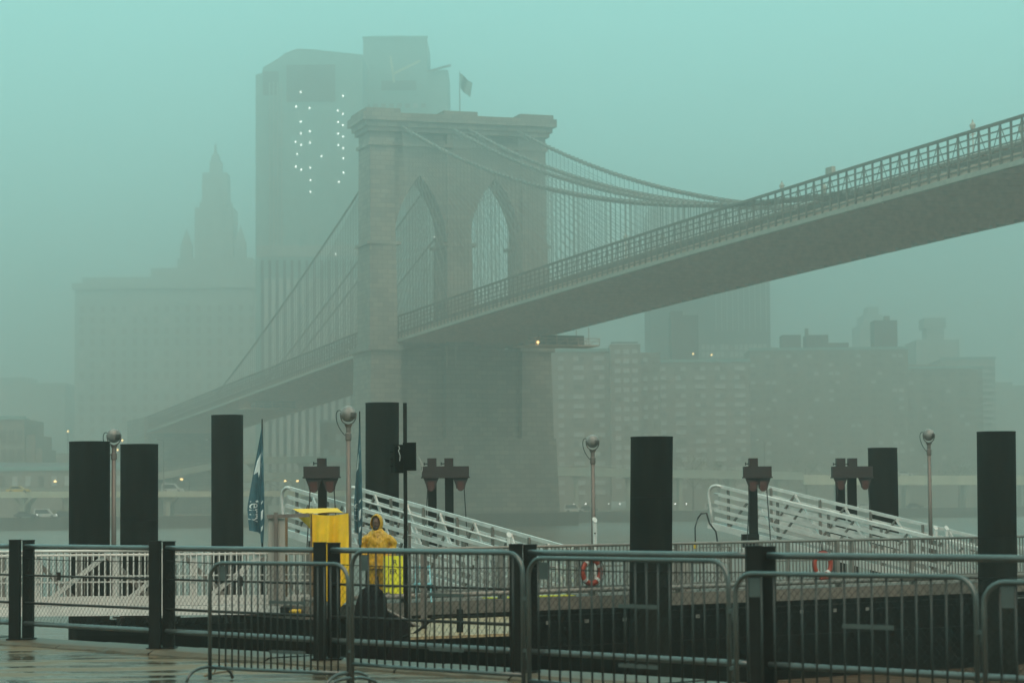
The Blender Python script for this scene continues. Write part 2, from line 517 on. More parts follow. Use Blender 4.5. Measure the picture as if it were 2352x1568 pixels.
for uc in (-7.95, 7.95):
    arm = MB()
    xs = [-5.5 + 11.0 * i / 28 for i in range(29)]
    for a, b in zip(xs, xs[1:]):
        za, zb = arch_z(a), arch_z(b)
        arm.add([B(uc + a, -1.25, za), B(uc + b, -1.25, zb), B(uc + b * 1.16, -1.25, zb + 1.1), B(uc + a * 1.16, -1.25, za + 1.1),
                 B(uc + a, -1.7, za), B(uc + b, -1.7, zb), B(uc + b * 1.16, -1.7, zb + 1.1), B(uc + a * 1.16, -1.7, za + 1.1)],
                [(0, 1, 2, 3), (1, 0, 4, 5), (3, 2, 6, 7)])
    part('arch_moulding', arm, 'stone', tower)
fb = MB()
bbox(fb, -23, 23, -17, 5, -1, 2.6)
part('pier_fender', fb, 'seawall', tower)

# --- deck, drawn as swept sections
S0, S1 = -300, 420
def sweep(mb, u0, u1, dz0, dz1, s0=S0, s1=S1, step=12):
    ss = [s0 + (s1 - s0) * i / max(1, int((s1 - s0) / step)) for i in range(int((s1 - s0) / step) + 1)]
    rings = [[B(u0, s, deck_z(s) + dz0), B(u1, s, deck_z(s) + dz0), B(u1, s, deck_z(s) + dz1), B(u0, s, deck_z(s) + dz1)] for s in ss]
    return mb.loft(rings)
part('road_deck', sweep(MB(), -12.6, 12.6, .55, 1.5), 'bridge_steel', bridge)
for u in (-12.95, 12.95):
    part('edge_beam', sweep(MB(), u - .3, u + .3, 0, .55), 'bridge_pale', bridge)
fbm = MB()
s = S0
while s < S1:
    z = deck_z(s)
    fbm.bar(B(-12.6, s, z + .2), B(12.6, s, z + .2), .35, .75)
    s += 4.6
part('floor_beam', fbm, 'bridge_steel', bridge, kind='stuff')
part('walkway', sweep(MB(), -2.6, 2.6, 5.35, 5.6), 'bridge_steel', bridge)
for u in (-12.7, -3.2, 3.2, 12.7):
    outer = abs(u) > 10
    part('top_chord', sweep(MB(), u - .2, u + .2, 5.0, 5.3), 'truss', bridge)
    web = MB()
    for dz in (1.1, 1.9, 2.7, 3.5, 4.25):
        sweep(web, u - .06, u + .06, dz, dz + .15)
    s, i = S0, 0
    while s < S1:
        z0, z1 = deck_z(s), deck_z(s + 2.3)
        web.bar(B(u, s, z0 + .5), B(u, s, z0 + 5.1), .24, .26)
        if outer or i % 2:
            if i % 2: web.bar(B(u, s, z0 + 1.2), B(u, s + 2.3, z1 + 5.0), .07, .09)
            else: web.bar(B(u, s, z0 + 5.0), B(u, s + 2.3, z1 + 1.2), .07, .09)
        s += 2.3; i += 1
    part('truss_web', web, 'truss', bridge, kind='stuff')
for u in (-11.4, 11.4):
    part('parapet', sweep(MB(), u - .1, u + .1, 1.5, 2.4), 'truss', bridge)

# --- cables, suspenders, stays
def cable_z(s):
    if s >= 0: return 40.2 + 40.0 * ((s - 243) / 243) ** 2
    t = -s / 190.0
    return 80.2 - 45.4 * t - 7.0 * t * (1 - t)
for u in (-12.2, -1.7, 1.7, 12.2):
    ss = [i * 8 for i in range(0, 53)]
    c = part('main_cable', MB().tube([B(u, s, cable_z(s)) for s in ss], .27, 8), 'cable', bridge, smooth=True)
    ssl = [-9 - i * 7.5 for i in range(0, 25)]
    part('main_cable', MB().tube([B(u, s, cable_z(s)) for s in ssl], .27, 8), 'cable', bridge, smooth=True)
    su = MB()
    s = 6.0
    while s < S1 - 2:
        zc, zd = cable_z(s), deck_z(s) + 4.9
        if zc > zd + .3: su.bar(B(u, s, zd), B(u, s, zc), .085, .085)
        su.bar(B(u, s - .25, cable_z(s - .25)), B(u, s + .25, cable_z(s + .25)), .75, .75)
        s += 2.3
    s = -18.0
    while s > -180:
        zc, zd = cable_z(s), deck_z(s) + 4.9
        if zc > zd + .3: su.bar(B(u, s, zd), B(u, s, zc), .085, .085)
        s -= 2.3
    part('suspender', su, 'cable', bridge, kind='stuff')
    st = MB()
    for k in range(1, 25):
        s = 5 + k * 4.6
        st.bar(B(u, .5, 79.2), B(u, s, deck_z(s) + 4.8), .06, .06)
        st.bar(B(u, -9.5, 79.2), B(u, -11 - k * 4.6, deck_z(-11 - k * 4.6) + 4.8), .06, .06)
    part('diagonal_stay', st, 'cable', bridge, kind='stuff')
# --- walkway lanterns on the trusses
def lantern(s, u=-3.2):
    z = deck_z(s) + 5.2
    p = part('lantern_post', MB().lathe(B(u, s, z), [(.16, 0), (.12, .3), (.07, .5), (.07, 2.6), (.12, 2.7), (.07, 2.8)], 8).bar(B(u, s - .6, z + 2.5), B(u, s + .6, z + 2.5), .08, .08), 'bridge_steel', bridge)
    part('lantern_head', MB().lathe(B(u, s, z + 2.8), [(.16, 0), (.36, .75), (.42, .8), (.12, 1.15), (.05, 1.5)], 8), 'bridge_pale', p)
for px in (2247, 1803, 1440):
    k = (px - CX) / F_PX
    P0 = B(-3.2, 0, 0)
    s = (k * P0.y - P0.x) / (BN.x - k * BN.y)
    lantern(s)
    lantern(s, 3.2)
# speed sign box on the truss
k = (1915 - CX) / F_PX; P0 = B(-12.7, 0, 0); s = (k * P0.y - P0.x) / (BN.x - k * BN.y)
part('sign_box', bbox(MB(), -12.9, -12.4, s - .9, s + .9, deck_z(s) + 5.3, deck_z(s) + 6.1), 'bridge_pale', bridge)
# under-deck lamps along the north edge
for px in range(1560, 2352, 44):
    k = (px - CX) / F_PX; P0 = B(12.2, 0, 0); s = (k * P0.y - P0.x) / (BN.x - k * BN.y)
    part('underdeck_lamp', bbox(MB(), 10.6, 10.9, s - .12, s + .12, deck_z(s) - .32, deck_z(s) - .15), 'glass_pale', bridge)
# --- maintenance travellers slung under the deck
def traveller(s0, s1, u0, u1, lamp):
    z = deck_z((s0 + s1) / 2)
    mb = MB()
    bbox(mb, u0, u1, s0, s1, z - 3.2, z - 2.95)
    n = 7
    for i in range(n + 1):
        u = u0 + (u1 - u0) * i / n
        for s in (s0, s1):
            mb.bar(B(u, s, z - 3), B(u, s, z + .3 if i % 3 == 0 else z - 1.7), .14, .14)
            if i < n:
                v = u0 + (u1 - u0) * (i + 1) / n
                mb.bar(B(u, s, z - 2.9), B(v, s, z - 1.8), .08, .08)
    for s in (s0, s1):
        mb.bar(B(u0, s, z - 1.75), B(u1, s, z - 1.75), .12, .12)
        mb.bar(B(u0, s, z - 2.3), B(u1, s, z - 2.3), .1, .1)
    p = part('maintenance_platform', mb, 'bridge_steel', bridge)
    part('tarp_cover', bbox(MB(), u0 + 3, u1 - 3, s0 + .2, s1 - .2, z - 3.0, z - 1.2), 'far_dark', p)
    if lamp:
        part('work_lamp', MB().lathe(B(u0 + 2.5, s1 + .4, z - 2.6), [(.05, -.3), (.3, 0), (.05, .3)], 8), 'lit_amber', p)
traveller(26, 33, 2.5, 17.5, True)
traveller(-150, -142, -14, 2, False)
for u in (-4.0, -2.2):
    part('drain_pipe', MB().tube([B(u, 3.4, 35.8), B(u, 3.4, 31.5)], .16, 6), 'bridge_pale', bridge)
# land-side masonry end of the approach
part('approach_abutment', bbox(MB(), -14, 14, -330, -296, 1, deck_z(-300) + 5), 'stone', bridge)

flag = thing('rooftop_flag', B(2.0, -6, 83.5), 'drooping flag on a tall pole above the stone bridge tower', 'flag')
part('pole', MB().tube([B(2, -6, 83.4), B(2, -6, 93)], [.12, .06], 8), 'cable', flag)
part('cloth', MB().grid(lambda a, b: B(2.05 + 2.6 * a - .5 * b * a, -6 + .35 * sin(7 * a + 2 * b), 92.6 - 3.1 * b - 1.9 * a), 12, 8), 'concrete_far', flag)

# ================================================================== FAR CITY
def shared_box(name, w, d, h, m):
    return MB().box((-w / 2, -d / 2, -h / 2), (w / 2, d / 2, h / 2)).mesh(name, M[m])
def span(px0, px1, py, Z):
    a, b = at(px0, py, Z), at(px1, py, Z)
    return a.x, b.x, a.z
def building(name, px0, px1, py, Z, depth, m, label, cat='building', group=None, base=LANDZ, parapet=True):
    x0, x1, z = span(px0, px1, py, Z)
    z = at((px0 + px1) / 2, py, Z).z
    b = thing(name, ((x0 + x1) / 2, Z, base), label, cat, group)
    part('wall', MB().box((x0, Z, base - 1), (x1, Z + depth, z)), m, b)
    if parapet:
        part('parapet', MB().box((x0 - .3, Z - .3, z - .2), (x1 + .3, Z + .3, z + .7)), 'concrete_far', b)
    b['x0'], b['x1'], b['z'] = x0, x1, z
    return b
def windows(b, Z, cols, rows, z_top, dz, x0, x1, w=1.5, h=1.5, prob=.45, twin=False, seed=1):
    rnd = random.Random(seed)
    pale = shared_box('window', w, .3, h, 'glass_pale'); dark = shared_box('window', w, .3, h, 'glass_far')
    for r in range(rows):
        for c in range(cols):
            x = x0 + (x1 - x0) * (c + .5) / cols + (.45 * w * (1 if c % 2 else -1) if twin else 0)
            z = z_top - 2.2 - r * dz
            if z < 6: continue
            put('window', pale if rnd.random() < prob else dark, (x, Z, z), b)
# municipal tower with stepped crown
Zm = 1140
mun = building('civic_skyscraper', 172, 800, 655, Zm, 60, 'limestone', 'ornate stepped civic skyscraper with a central spire and corner turrets, faint in fog', parapet=False)
cr = MB()
def pb(mb, px0, px1, py0, py1, Z, d, dy=0):
    x0, x1, _ = span(px0, px1, py0, Z)
    zt, zb = at((px0 + px1) / 2, py0, Z).z, at((px0 + px1) / 2, py1, Z).z
    return mb.box((x0, Z + dy, zb), (x1, Z + dy + d, zt))
pb(cr, 166, 800, 648, 662, Zm, 62, -1.5)
pb(cr, 188, 800, 634, 650, Zm, 56, 1)
pb(cr, 344, 800, 612, 640, Zm, 50, 3)
pb(cr, 404, 578, 590, 615, Zm, 44, 5)
part('cornice', cr, 'limestone', mun)
ct = MB()
pb(ct, 441, 530, 470, 600, Zm, 20, 10)
pb(ct, 456, 514, 388, 475, Zm, 14, 13)
part('tower', ct, 'limestone', mun)
for px0, px1, py0, py1 in ((449, 455, 455, 475), (517, 523, 455, 475), (472, 500, 360, 392), (476, 494, 346, 362)):
    part('pinnacle', pb(MB(), px0, px1, py0, py1, Zm, 6, 15), 'limestone', mun)
c0 = at(484, 346, Zm); c1 = at(484, 318, Zm)
part('spire', MB().lathe((c0.x, Zm + 18, c0.z), [(1.8, 0), (.7, 2.0), (.6, c1.z - c0.z)], 8), 'limestone', mun)
for px, tip, sh, w in ((422, 518, 560, 13), (547, 510, 556, 13)):
    a, t_ = at(px, sh, Zm), at(px, tip, Zm)
    x0, x1, _ = span(px - w, px + w, sh, Zm)
    bz = at(px, 612, Zm).z
    sp = MB()
    sp.box((x0, Zm + 8, bz), (x1, Zm + 8 + (x1 - x0), a.z))
    sp.add([(x0, Zm + 8, a.z), (x1, Zm + 8, a.z), (x1, Zm + 8 + x1 - x0, a.z), (x0, Zm + 8 + x1 - x0, a.z), ((x0 + x1) / 2, Zm + 8 + (x1 - x0) / 2, t_.z)],
           [(0, 1, 4), (1, 2, 4), (2, 3, 4), (3, 0, 4)])
    part('corner_turret', sp, 'limestone', mun)
windows(mun, Zm - .1, 17, 14, at(300, 700, Zm).z, 5.2, at(176, 700, Zm).x, at(590, 700, Zm).x, 2.0, 3.0, .1, seed=3)

# slab telephone tower with ribs and lit windows
Zv = 850
pts = [(587, 1160), (587, 172), (602, 168), (604, 155), (640, 134), (655, 122), (682, 112), (720, 114), (833, 126), (840, 1160)]
vb = thing('telephone_tower', (at(700, 1160, Zv).x, Zv, LANDZ), 'huge pale slab tower with vertical ribs and scattered lit windows behind the bridge', 'building')
poly = [at(x, y, Zv) for x, y in pts]
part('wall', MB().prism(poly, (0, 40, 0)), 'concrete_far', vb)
def vstrip(px0, px1, py0, py1, Z, pr):
    x0, x1, _ = span(px0, px1, py0, Z)
    zt, zb = at(px0, py0, Z).z, max(2.4, at(px0, py1, Z).z)
    return MB().box((x0, Z - pr, zb), (x1, Z + .2, zt))
for i, px in enumerate(range(600, 836, 17)):
    part('rib', vstrip(px, px + 6, 598, 1160, Zv, .9), 'glass_dark', vb)
M['white_panel'] = mat('white_panel', (.40, .44, .42), .7, var=.08, scale=.3)
for px in range(606, 830, 17):
    part('pale_panel', vstrip(px + 1, px + 10, 640, 1160, Zv, .3), 'white_panel', vb)
for px in (618, 627, 636, 645):
    part('rib', vstrip(px, px + 3, 190, 597, Zv, .7), 'limestone', vb)
part('cladding_band', vstrip(590, 833, 565, 590, Zv, .3), 'limestone', vb)
for a in ((604, 640, 165, 220), (658, 770, 150, 235)):
    part('louvre_panel', vstrip(*a, Zv, .25), 'far_dark', vb)
LIT = [(551, 629), (512, 755), (628, 768), (874, 790), (917, 820), (551, 887), (876, 890), (918, 918), (631, 970), (553, 989), (877, 990), (920, 1017), (504, 1062),
       (632, 1070), (554, 1088), (879, 1090), (921, 1117), (521, 1169), (733, 1187), (923, 1205), (507, 1278), (633, 1287), (556, 1304), (923, 1330), (635, 1395), (882, 1412), (636, 1497), (920, 662)]
litm = MB().lathe((0, 0, 0), [(.05, -.36), (.27, -.2), (.27, .2), (.05, .36)], 8).mesh('lit_window', M['lit'])
for cx_, cy_ in LIT:
    px, py = (950 + cx_ / 2.178) / 1.7415, (80 + cy_ / 2.178) / 1.7415
    put('lit_window', litm, at(px, py, Zv - .6), vb)
for px, py in ((771, 584), (997, 545), (997, 597)):
    put('lit_window', litm, at(px, py, Zv - .6), vb)
# construction tower behind it
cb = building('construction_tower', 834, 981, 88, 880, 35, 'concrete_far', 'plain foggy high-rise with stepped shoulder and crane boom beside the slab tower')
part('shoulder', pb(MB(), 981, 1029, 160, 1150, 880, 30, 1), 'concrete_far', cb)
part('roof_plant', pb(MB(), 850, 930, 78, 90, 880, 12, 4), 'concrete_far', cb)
part('louvre_panel', pb(MB(), 876, 956, 186, 208, 880, .5, -.3), 'far_dark', cb)
part('crane_boom', MB().bar(at(900, 172, 872), at(965, 140, 872), .8, .8).bar(at(905, 190, 872), at(897, 130, 872), .8, .8), 'girder_cream', cb)
part('crane_boom', MB().bar(at(981, 165, 880), at(1036, 150, 880), .8, .8), 'far_dark', cb)
windows(cb, 879.9, 8, 22, at(900, 230, 880).z, 3.8, cb['x0'], cb['x1'], 1.8, 1.6, .1, seed=5)

# tower behind the deck, right
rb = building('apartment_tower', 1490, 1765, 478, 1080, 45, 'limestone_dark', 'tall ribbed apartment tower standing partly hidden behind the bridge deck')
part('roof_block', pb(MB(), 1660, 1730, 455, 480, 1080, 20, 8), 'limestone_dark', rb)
for i in range(20):
    px = 1640 + i * 6.4
    part('rib', vstrip(px, px + 2.2, 490, 760, 1080, .5), 'far_dark' if i % 2 else 'glass_pale', rb)
windows(rb, 1079.9, 14, 4, at(1700, 785, 1080).z, 3.2, at(1610, 800, 1080).x, at(1762, 800, 1080).x, 1.6, 2.4, .8, seed=9)

# brick housing slabs
g = 'brick housing slabs behind the elevated highway'
h1 = building('housing_slab', 1215, 1400, 806, 720, 18, 'brick_a', 'brown brick housing slab beside the bridge pier, under the work platform', group=g)
part('wing', pb(MB(), 1400, 1469, 792, 1150, 720, 18, -4), 'brick_a', h1)
part('wing', pb(MB(), 1469, 1517, 808, 1150, 720, 18, 2), 'brick_b', h1)
part('rooftop_rail', pb(MB(), 1404, 1466, 784, 787, 720, .3, 2), 'far_dark', h1)
windows(h1, 719.9, 5, 15, h1['z'], 2.85, at(1282, 800, 720).x, at(1398, 800, 720).x, 1.7, 1.3, .8, True, 11)
windows(h1, 715.9, 3, 15, at(1430, 792, 720).z, 2.85, at(1408, 800, 716).x, at(1468, 800, 716).x, 1.7, 1.3, .9, False, 12)
windows(h1, 721.9, 2, 15, at(1490, 808, 720).z, 2.85, at(1470, 800, 722).x, at(1516, 800, 722).x, 1.3, 1.3, .6, False, 13)
h2 = building('housing_slab', 1517, 1721, 830, 760, 18, 'brick_a', 'lower brown brick slab with a dark chimney tower and amber roof lamps', group=g)
part('stair_tower', pb(MB(), 1543, 1605, 722, 835, 760, 12, 3), 'far_dark', h2)
part('stair_tower_cap', pb(MB(), 1543, 1570, 712, 724, 760, 8, 4), 'far_dark', h2)
for px, py in ((1592, 812), (1634, 815)):
    part('roof_lamp', MB().lathe(at(px, py, 759.5), [(.05, -.35), (.32, 0), (.05, .35)], 8), 'lit_amber', h2)
windows(h2, 759.9, 9, 14, h2['z'], 2.85, h2['x0'], h2['x1'], 1.7, 1.3, .7, True, 14)
h3 = building('housing_slab', 1721, 2085, 802, 790, 18, 'brick_b', 'widest brick housing slab with three rooftop tank houses', group=g)
for px0, px1, py in ((1800, 1843, 767), (1855, 1906, 767), (1906, 1953, 785), (2012, 2065, 733)):
    part('roof_house', pb(MB(), px0, px1, py, 804, 790, 9, 4), 'far_dark', h3)
part('chimney', pb(MB(), 1853, 1860, 752, 770, 790, 2, 4), 'brick_b', h3)
part('chimney', pb(MB(), 2038, 2050, 722, 735, 790, 3, 6), 'brick_b', h3)
windows(h3, 789.9, 15, 14, h3['z'], 2.85, h3['x0'], h3['x1'], 1.5, 1.1, .3, True, 15)
h4 = building('housing_slab', 2085, 2256, 845, 830, 22, 'brick_b', 'fainter brick slab at the far end of the housing row', group=g)
part('set_back', pb(MB(), 2085, 2180, 834, 1150, 830, 10, 8), 'brick_b', h4)
windows(h4, 829.9, 8, 13, h4['z'], 2.85, h4['x0'], h4['x1'], 1.5, 1.2, .08, True, 16)
h5 = building('balcony_block', 2160, 2285, 824, 880, 25, 'limestone', 'pale apartment block with stripes of white balconies')
for k in range(13):
    part('balcony', pb(MB(), 2232, 2283, 836 + k * 14.5, 841 + k * 14.5, 880, 1.4, -1.2), 'glass_pale', h5)
s1 = building('stepped_highrise', 1975, 2035, 745, 1250, 30, 'limestone', 'thin stepped high-rise silhouette behind the tank houses', parapet=False)
part('upper_step', pb(MB(), 1985, 2030, 722, 750, 1250, 24, 3), 'limestone', s1)
part('top_step', pb(MB(), 1997, 2022, 702, 725, 1250, 16, 6), 'limestone', s1)
s2 = building('office_block', 2104, 2203, 780, 1050, 30, 'limestone', 'grey office block with a boxy water tower on its roof', parapet=False)
part('roof_tower', pb(MB(), 2132, 2172, 730, 785, 1050, 12, 5), 'limestone', s2)
part('water_tank', pb(MB(), 2126, 2176, 728, 752, 1050, 14, 4), 'limestone', s2)
s3 = building('corner_block', 2286, 2380, 885, 980, 30, 'limestone', 'pale low block fading out past the balcony block', parapet=False)
part('step', pb(MB(), 2290, 2330, 876, 890, 980, 20, 4), 'limestone', s3)
# left bank
l1 = building('stepped_brick_block', -40, 56, 962, 600, 25, 'brick_a', 'stepped brick block on the waterfront with tall window bays')
part('wing', pb(MB(), 56, 77, 998, 1150, 600, 22, 2), 'brick_a', l1)
part('wing', pb(MB(), 77, 92, 1030, 1150, 600, 18, 3), 'brick_a', l1)
part('penthouse', pb(MB(), -30, 40, 956, 964, 600, 10, 5), 'concrete_far', l1)
windows(l1, 599.9, 4, 3, at(30, 1000, 600).z + 2, 4.6, at(-20, 1000, 600).x, at(56, 1000, 600).x, 1.3, 3.0, .25, seed=21)
l2 = building('market_hall', -60, 330, 1078, 545, 30, 'brick_a', 'long low market hall with white framed windows along the waterfront')
windows(l2, 544.9, 11, 1, at(60, 1080, 545).z - .2, 3, at(-10, 1080, 545).x, at(320, 1080, 545).x, 1.2, 2.2, .8, seed=22)
part('roof', MB().prism([at(-60, 1078, 545), at(330, 1078, 545), at(330, 1066, 560), at(-60, 1066, 560)], (0, 0, .4)), 'far_dark', l2)
l3 = building('hazy_terrace', 90, 250, 1040, 700, 25, 'brick_b', 'hazy terrace rooftops beyond the market hall', parapet=False)
part('roof_step', pb(MB(), 160, 250, 1015, 1045, 700, 20, 3), 'brick_b', l3)
l4 = building('background_slab', -60, 150, 880, 1200, 30, 'limestone', 'almost lost slab block in the fog beside the civic skyscraper', parapet=False)
part('upper_step', pb(MB(), -60, 60, 866, 882, 1200, 25, 3), 'limestone', l4)
dk = building('brick_warehouse', 735, 845, 968, 640, 25, 'brick_a', 'dark brick warehouse seen below the bridge deck', parapet=False)
part('parapet', pb(MB(), 733, 847, 964, 970, 640, 1, -.5), 'limestone', dk)
windows(dk, 639.9, 4, 2, at(790, 985, 640).z, 4, dk['x0'], dk['x1'], 1.2, 1.8, .3, seed=30)

# elevated highway
def viaduct(name, pix, thick, m, label, cols, width=11, rail=True, deckm='asphalt'):
    P = [at(x, y, Z) for x, y, Z in pix]
    r = thing(name, (P[0].x, P[0].y, LANDZ), label, 'viaduct')
    gb = MB(); dkm = MB(); rl = MB()
    for a, b in zip(P, P[1:]):
        gb.add([a, b, b - V((0, 0, thick)), a - V((0, 0, thick)), a + V((0, .5, 0)), b + V((0, .5, 0)), b + V((0, .5, -thick)), a + V((0, .5, -thick))],
               [(0, 1, 2, 3), (5, 4, 7, 6), (4, 5, 1, 0), (3, 2, 6, 7)])
        dkm.add([a + V((0, .5, -.3)), b + V((0, .5, -.3)), b + V((0, width, -.3)), a + V((0, width, -.3)),
                 a + V((0, .5, -.9)), b + V((0, .5, -.9)), b + V((0, width, -.9)), a + V((0, width, -.9))],
                [(0, 1, 2, 3), (7, 6, 5, 4), (0, 4, 5, 1), (2, 6, 7, 3)])
        rl.bar(a + V((0, .25, .55)), b + V((0, .25, .55)), .12, .12)
        n = max(1, int((b - a).length / 3))
        for i in range(n):
            c = a.lerp(b, i / n) + V((0, .25, 0))
            rl.bar(c, c + V((0, 0, .55)), .1, .1)
    part('girder', gb, m, r); part('roadway', dkm, deckm, r)
    if rail: part('guard_rail', rl, 'girder_green', r)
    # columns
    L = [0]
    for a, b in zip(P, P[1:]): L.append(L[-1] + (b - a).length)
    for k in range(cols):
        d = L[-1] * (k + .5) / cols
        for i in range(len(P) - 1):
            if L[i] <= d <= L[i + 1]:
                c = P[i].lerp(P[i + 1], (d - L[i]) / (L[i + 1] - L[i]))
        for dy in (1.5, width - 2):
            cm = MB()
            cm.box((c.x - .45, c.y + dy - .45, LANDZ - .5), (c.x + .45, c.y + dy + .45, c.z - .88))
            cm.bar((c.x - 1.8, c.y + dy, c.z - 1.0), (c.x, c.y + dy, c.z - 3.2), .4, .4).bar((c.x + 1.8, c.y + dy, c.z - 1.0), (c.x, c.y + dy, c.z - 3.2), .4, .4)
            part('column', cm, 'girder_green', r)
    return r
va = viaduct('elevated_highway', [(-120, 1129, 480), (200, 1128, 506), (520, 1127, 526), (860, 1126, 550)], 1.25, 'girder_cream', 'low cream-girdered waterfront viaduct running under the bridge', 9, 9)
vbk = viaduct('elevated_highway', [(1262, 1072, 590), (1500, 1077, 610), (1845, 1083, 640)], 2.1, 'girder_green', 'faded green raised highway behind the seamed black pile', 5)
vc = viaduct('elevated_highway', [(1846, 1090, 641), (2060, 1091, 655), (2420, 1092, 690)], 2.6, 'girder_cream', 'bright cream-girdered raised highway section behind the double hoist gantry', 4)
vr = viaduct('access_ramp', [(330, 1092, 565), (420, 1076, 570), (480, 1064, 576), (560, 1050, 585), (860, 1045, 600)], 1.6, 'girder_green', 'curving access ramp climbing towards the bridge approach', 5, 8)
v2 = viaduct('access_ramp', [(560, 1086, 575), (860, 1080, 590)], 2.2, 'girder_green', 'second lower ramp with cross-braced trestle under the bridge', 4, 8)
tb = MB()
for k in range(4):
    a, b = at(580 + 62 * k, 1092, 577), at(642 + 62 * k, 1120, 577)
    tb.bar(a, (b.x, 577, b.z), .3, .3).bar((b.x, 577, a.z), (a.x, 577, b.z), .3, .3)
part('trestle_brace', tb, 'girder_green', v2)
for cx_ in (505, 563, 680, 738, 796, 1020, 1077):
    px = (1900 + cx_ / 1.2736) / 1.7415
    part('lamp', MB().lathe(at(px, 1156.5, 608), [(.05, -.16), (.15, -.07), (.15, .07), (.05, .16)], 8), 'lit', vbk)
for px, py, Z in ((1640, 1160, 628), (1667, 1160, 630)):
    part('lamp', MB().lathe(at(px, py, Z), [(.05, -.16), (.14, -.07), (.14, .07), (.05, .16)], 8), 'lit', vbk)

# street lamps on the far shore
def street_lamp(px, pyt, Z, label, lit=None, zb=None):
    t = at(px, pyt, Z)
    zb = LANDZ if zb is None else zb
    r = thing('street_lamp', (t.x, t.y, zb), label, 'street lamp', 'street lamps along the far shore')
    part('pole', MB().tube([(t.x, t.y, zb), (t.x, t.y, t.z - .6)], [.16, .09], 8), 'galv_pole', r)
    part('arm', MB().tube(bezier((t.x, t.y, t.z - .6), (t.x, t.y, t.z), (t.x - .3, t.y, t.z + .15), (t.x - 1.6, t.y, t.z + .1), 6), .07, 6), 'galv_pole', r)
    part('lamp_head', MB().lathe((t.x - 1.7, t.y, t.z), [(.1, -.2), (.34, -.05), (.3, .1), (.08, .22)], 8), lit or 'glass_pale', r)
zva = at(300, 1128, 512).z - .3
street_lamp(376, 1010, 519, 'tall pale lamp pole on the low viaduct beside the pile with a low seam', None, zva)
street_lamp(435, 1100, 524, 'short lit lamp on the low viaduct between two black piles', 'lit_amber', zva)
street_lamp(493, 1010, 530, 'tall lamp pole half hidden by the slimmer black pile', None, zva)
street_lamp(1755, 1010, 640, 'tall lamp pole rising above the faded raised highway', None, at(1760, 1080, 632).z - .3)
street_lamp(145, 1105, 520, 'lit amber lamp beside the market hall', 'lit_amber')
street_lamp(672, 1104, 560, 'lit amber lamp under the access ramps', 'lit_amber')
street_lamp(700, 1104, 561, 'bright amber lamp beside the trestle under the ramps', 'lit_amber')
for px, py, Z, lb in ((156, 990, 690, 'lone amber roof light high above the market hall'), (281, 1011, 620, 'higher amber mast light close beside a globe lamp'), (270, 1033, 600, 'lower amber mast light behind a globe lamp pole')):
    t = at(px, py, Z)
    r = thing('signal_mast', (t.x, t.y, LANDZ), lb, 'mast', 'amber mast lights on the far shore')
    part('pole', MB().tube([(t.x, t.y, LANDZ), (t.x, t.y, t.z - .3)], .1, 6), 'galv_pole', r)
    part('lamp', MB().lathe(t, [(.05, -.3), (.3, 0), (.05, .3)], 8), 'lit_amber', r)

# cars
def car(px, Z, zb, m, label, van=False, flip=False, head=None):
    x = at(px, 1160, Z).x
    r = thing('parked_car', (x, Z, zb), label, 'car', 'vehicles on the far waterfront')
    f = -1 if flip else 1
    L, W = 4.7, 1.8
    H = 1.95 if van else 1.45
    low = [(-L / 2, .35), (-L / 2, .85), (-1.2, .95), (1.0, .95), (L / 2, .75), (L / 2, .35)]
    cab = [(-L / 2 + .05, .9), (-L / 2 + .2, H), (.6, H), (1.35, .95)] if van else [(-1.9, .9), (-1.3, H), (.35, H), (1.2, .95)]
    body = MB()
    body.prism([(x + f * a, Z - W / 2, zb + b) for a, b in low], (0, W, 0))
    body.prism([(x + f * a, Z - W / 2 + .1, zb + b) for a, b in cab], (0, W - .2, 0))
    part('body', body, m, r)
    k = .85
    cxm = sum(a for a, _ in cab) / 4
    part('window', MB().prism([(x + f * (cxm + (a - cxm) * k), Z - W / 2 + .07, zb + .98 + (b - .95) * .8) for a, b in cab], (0, .05, 0)), 'glass_dark', r)
    for a in (-1.4, 1.45):
        part('wheel', MB().tube([(x + f * a, Z - W / 2 - .02, zb + .33), (x + f * a, Z + W / 2 + .02, zb + .33)], .33, 12), 'tyre', r)
    part('headlight', MB().lathe((x + f * (L / 2 - .05), Z - W / 2 + .2, zb + .7), [(.03, -.12), (.16, 0), (.03, .12)], 6), head or 'glass_pale', r)
car(42, 492 + 3, at(42, 1129, 495).z - .3, 'car_taxi', 'yellow taxi driving on the low viaduct')
car(396, 522, zva, 'car_white', 'pale van on the low viaduct between two black piles', True)
car(105, 493, LANDZ, 'car_white', 'white van parked at the river edge below the viaduct', True, head='lit')
car(190, 500, LANDZ, 'car_white', 'pale car with bright headlamp parked below the viaduct', head='lit')
car(150, 497, LANDZ, 'car_dark', 'dark car parked between the white van and pale car')
car(60, 490, LANDZ, 'car_dark', 'dark car at the end of the row below the viaduct', head='lit')
car(1318, 582, LANDZ, 'car_white', 'pale car parked beside the bridge pier', True)
car(1350, 584, LANDZ, 'car_dark', 'dark car parked beyond the bridge pier')
car(1640, 622, LANDZ, 'car_white', 'white van parked under the faded highway', True)
car(1985, 634, LANDZ, 'car_white', 'white car parked below the cream highway beside a black pile')
car(2015, 636, LANDZ, 'car_white', 'white van parked below the cream highway', True)
car(2100, 640, LANDZ, 'car_dark', 'dark car parked below the cream highway near the lamp post')
car(2078, 661, at(2078, 1091, 657).z - .3, 'car_white', 'white car driving along the cream raised highway')

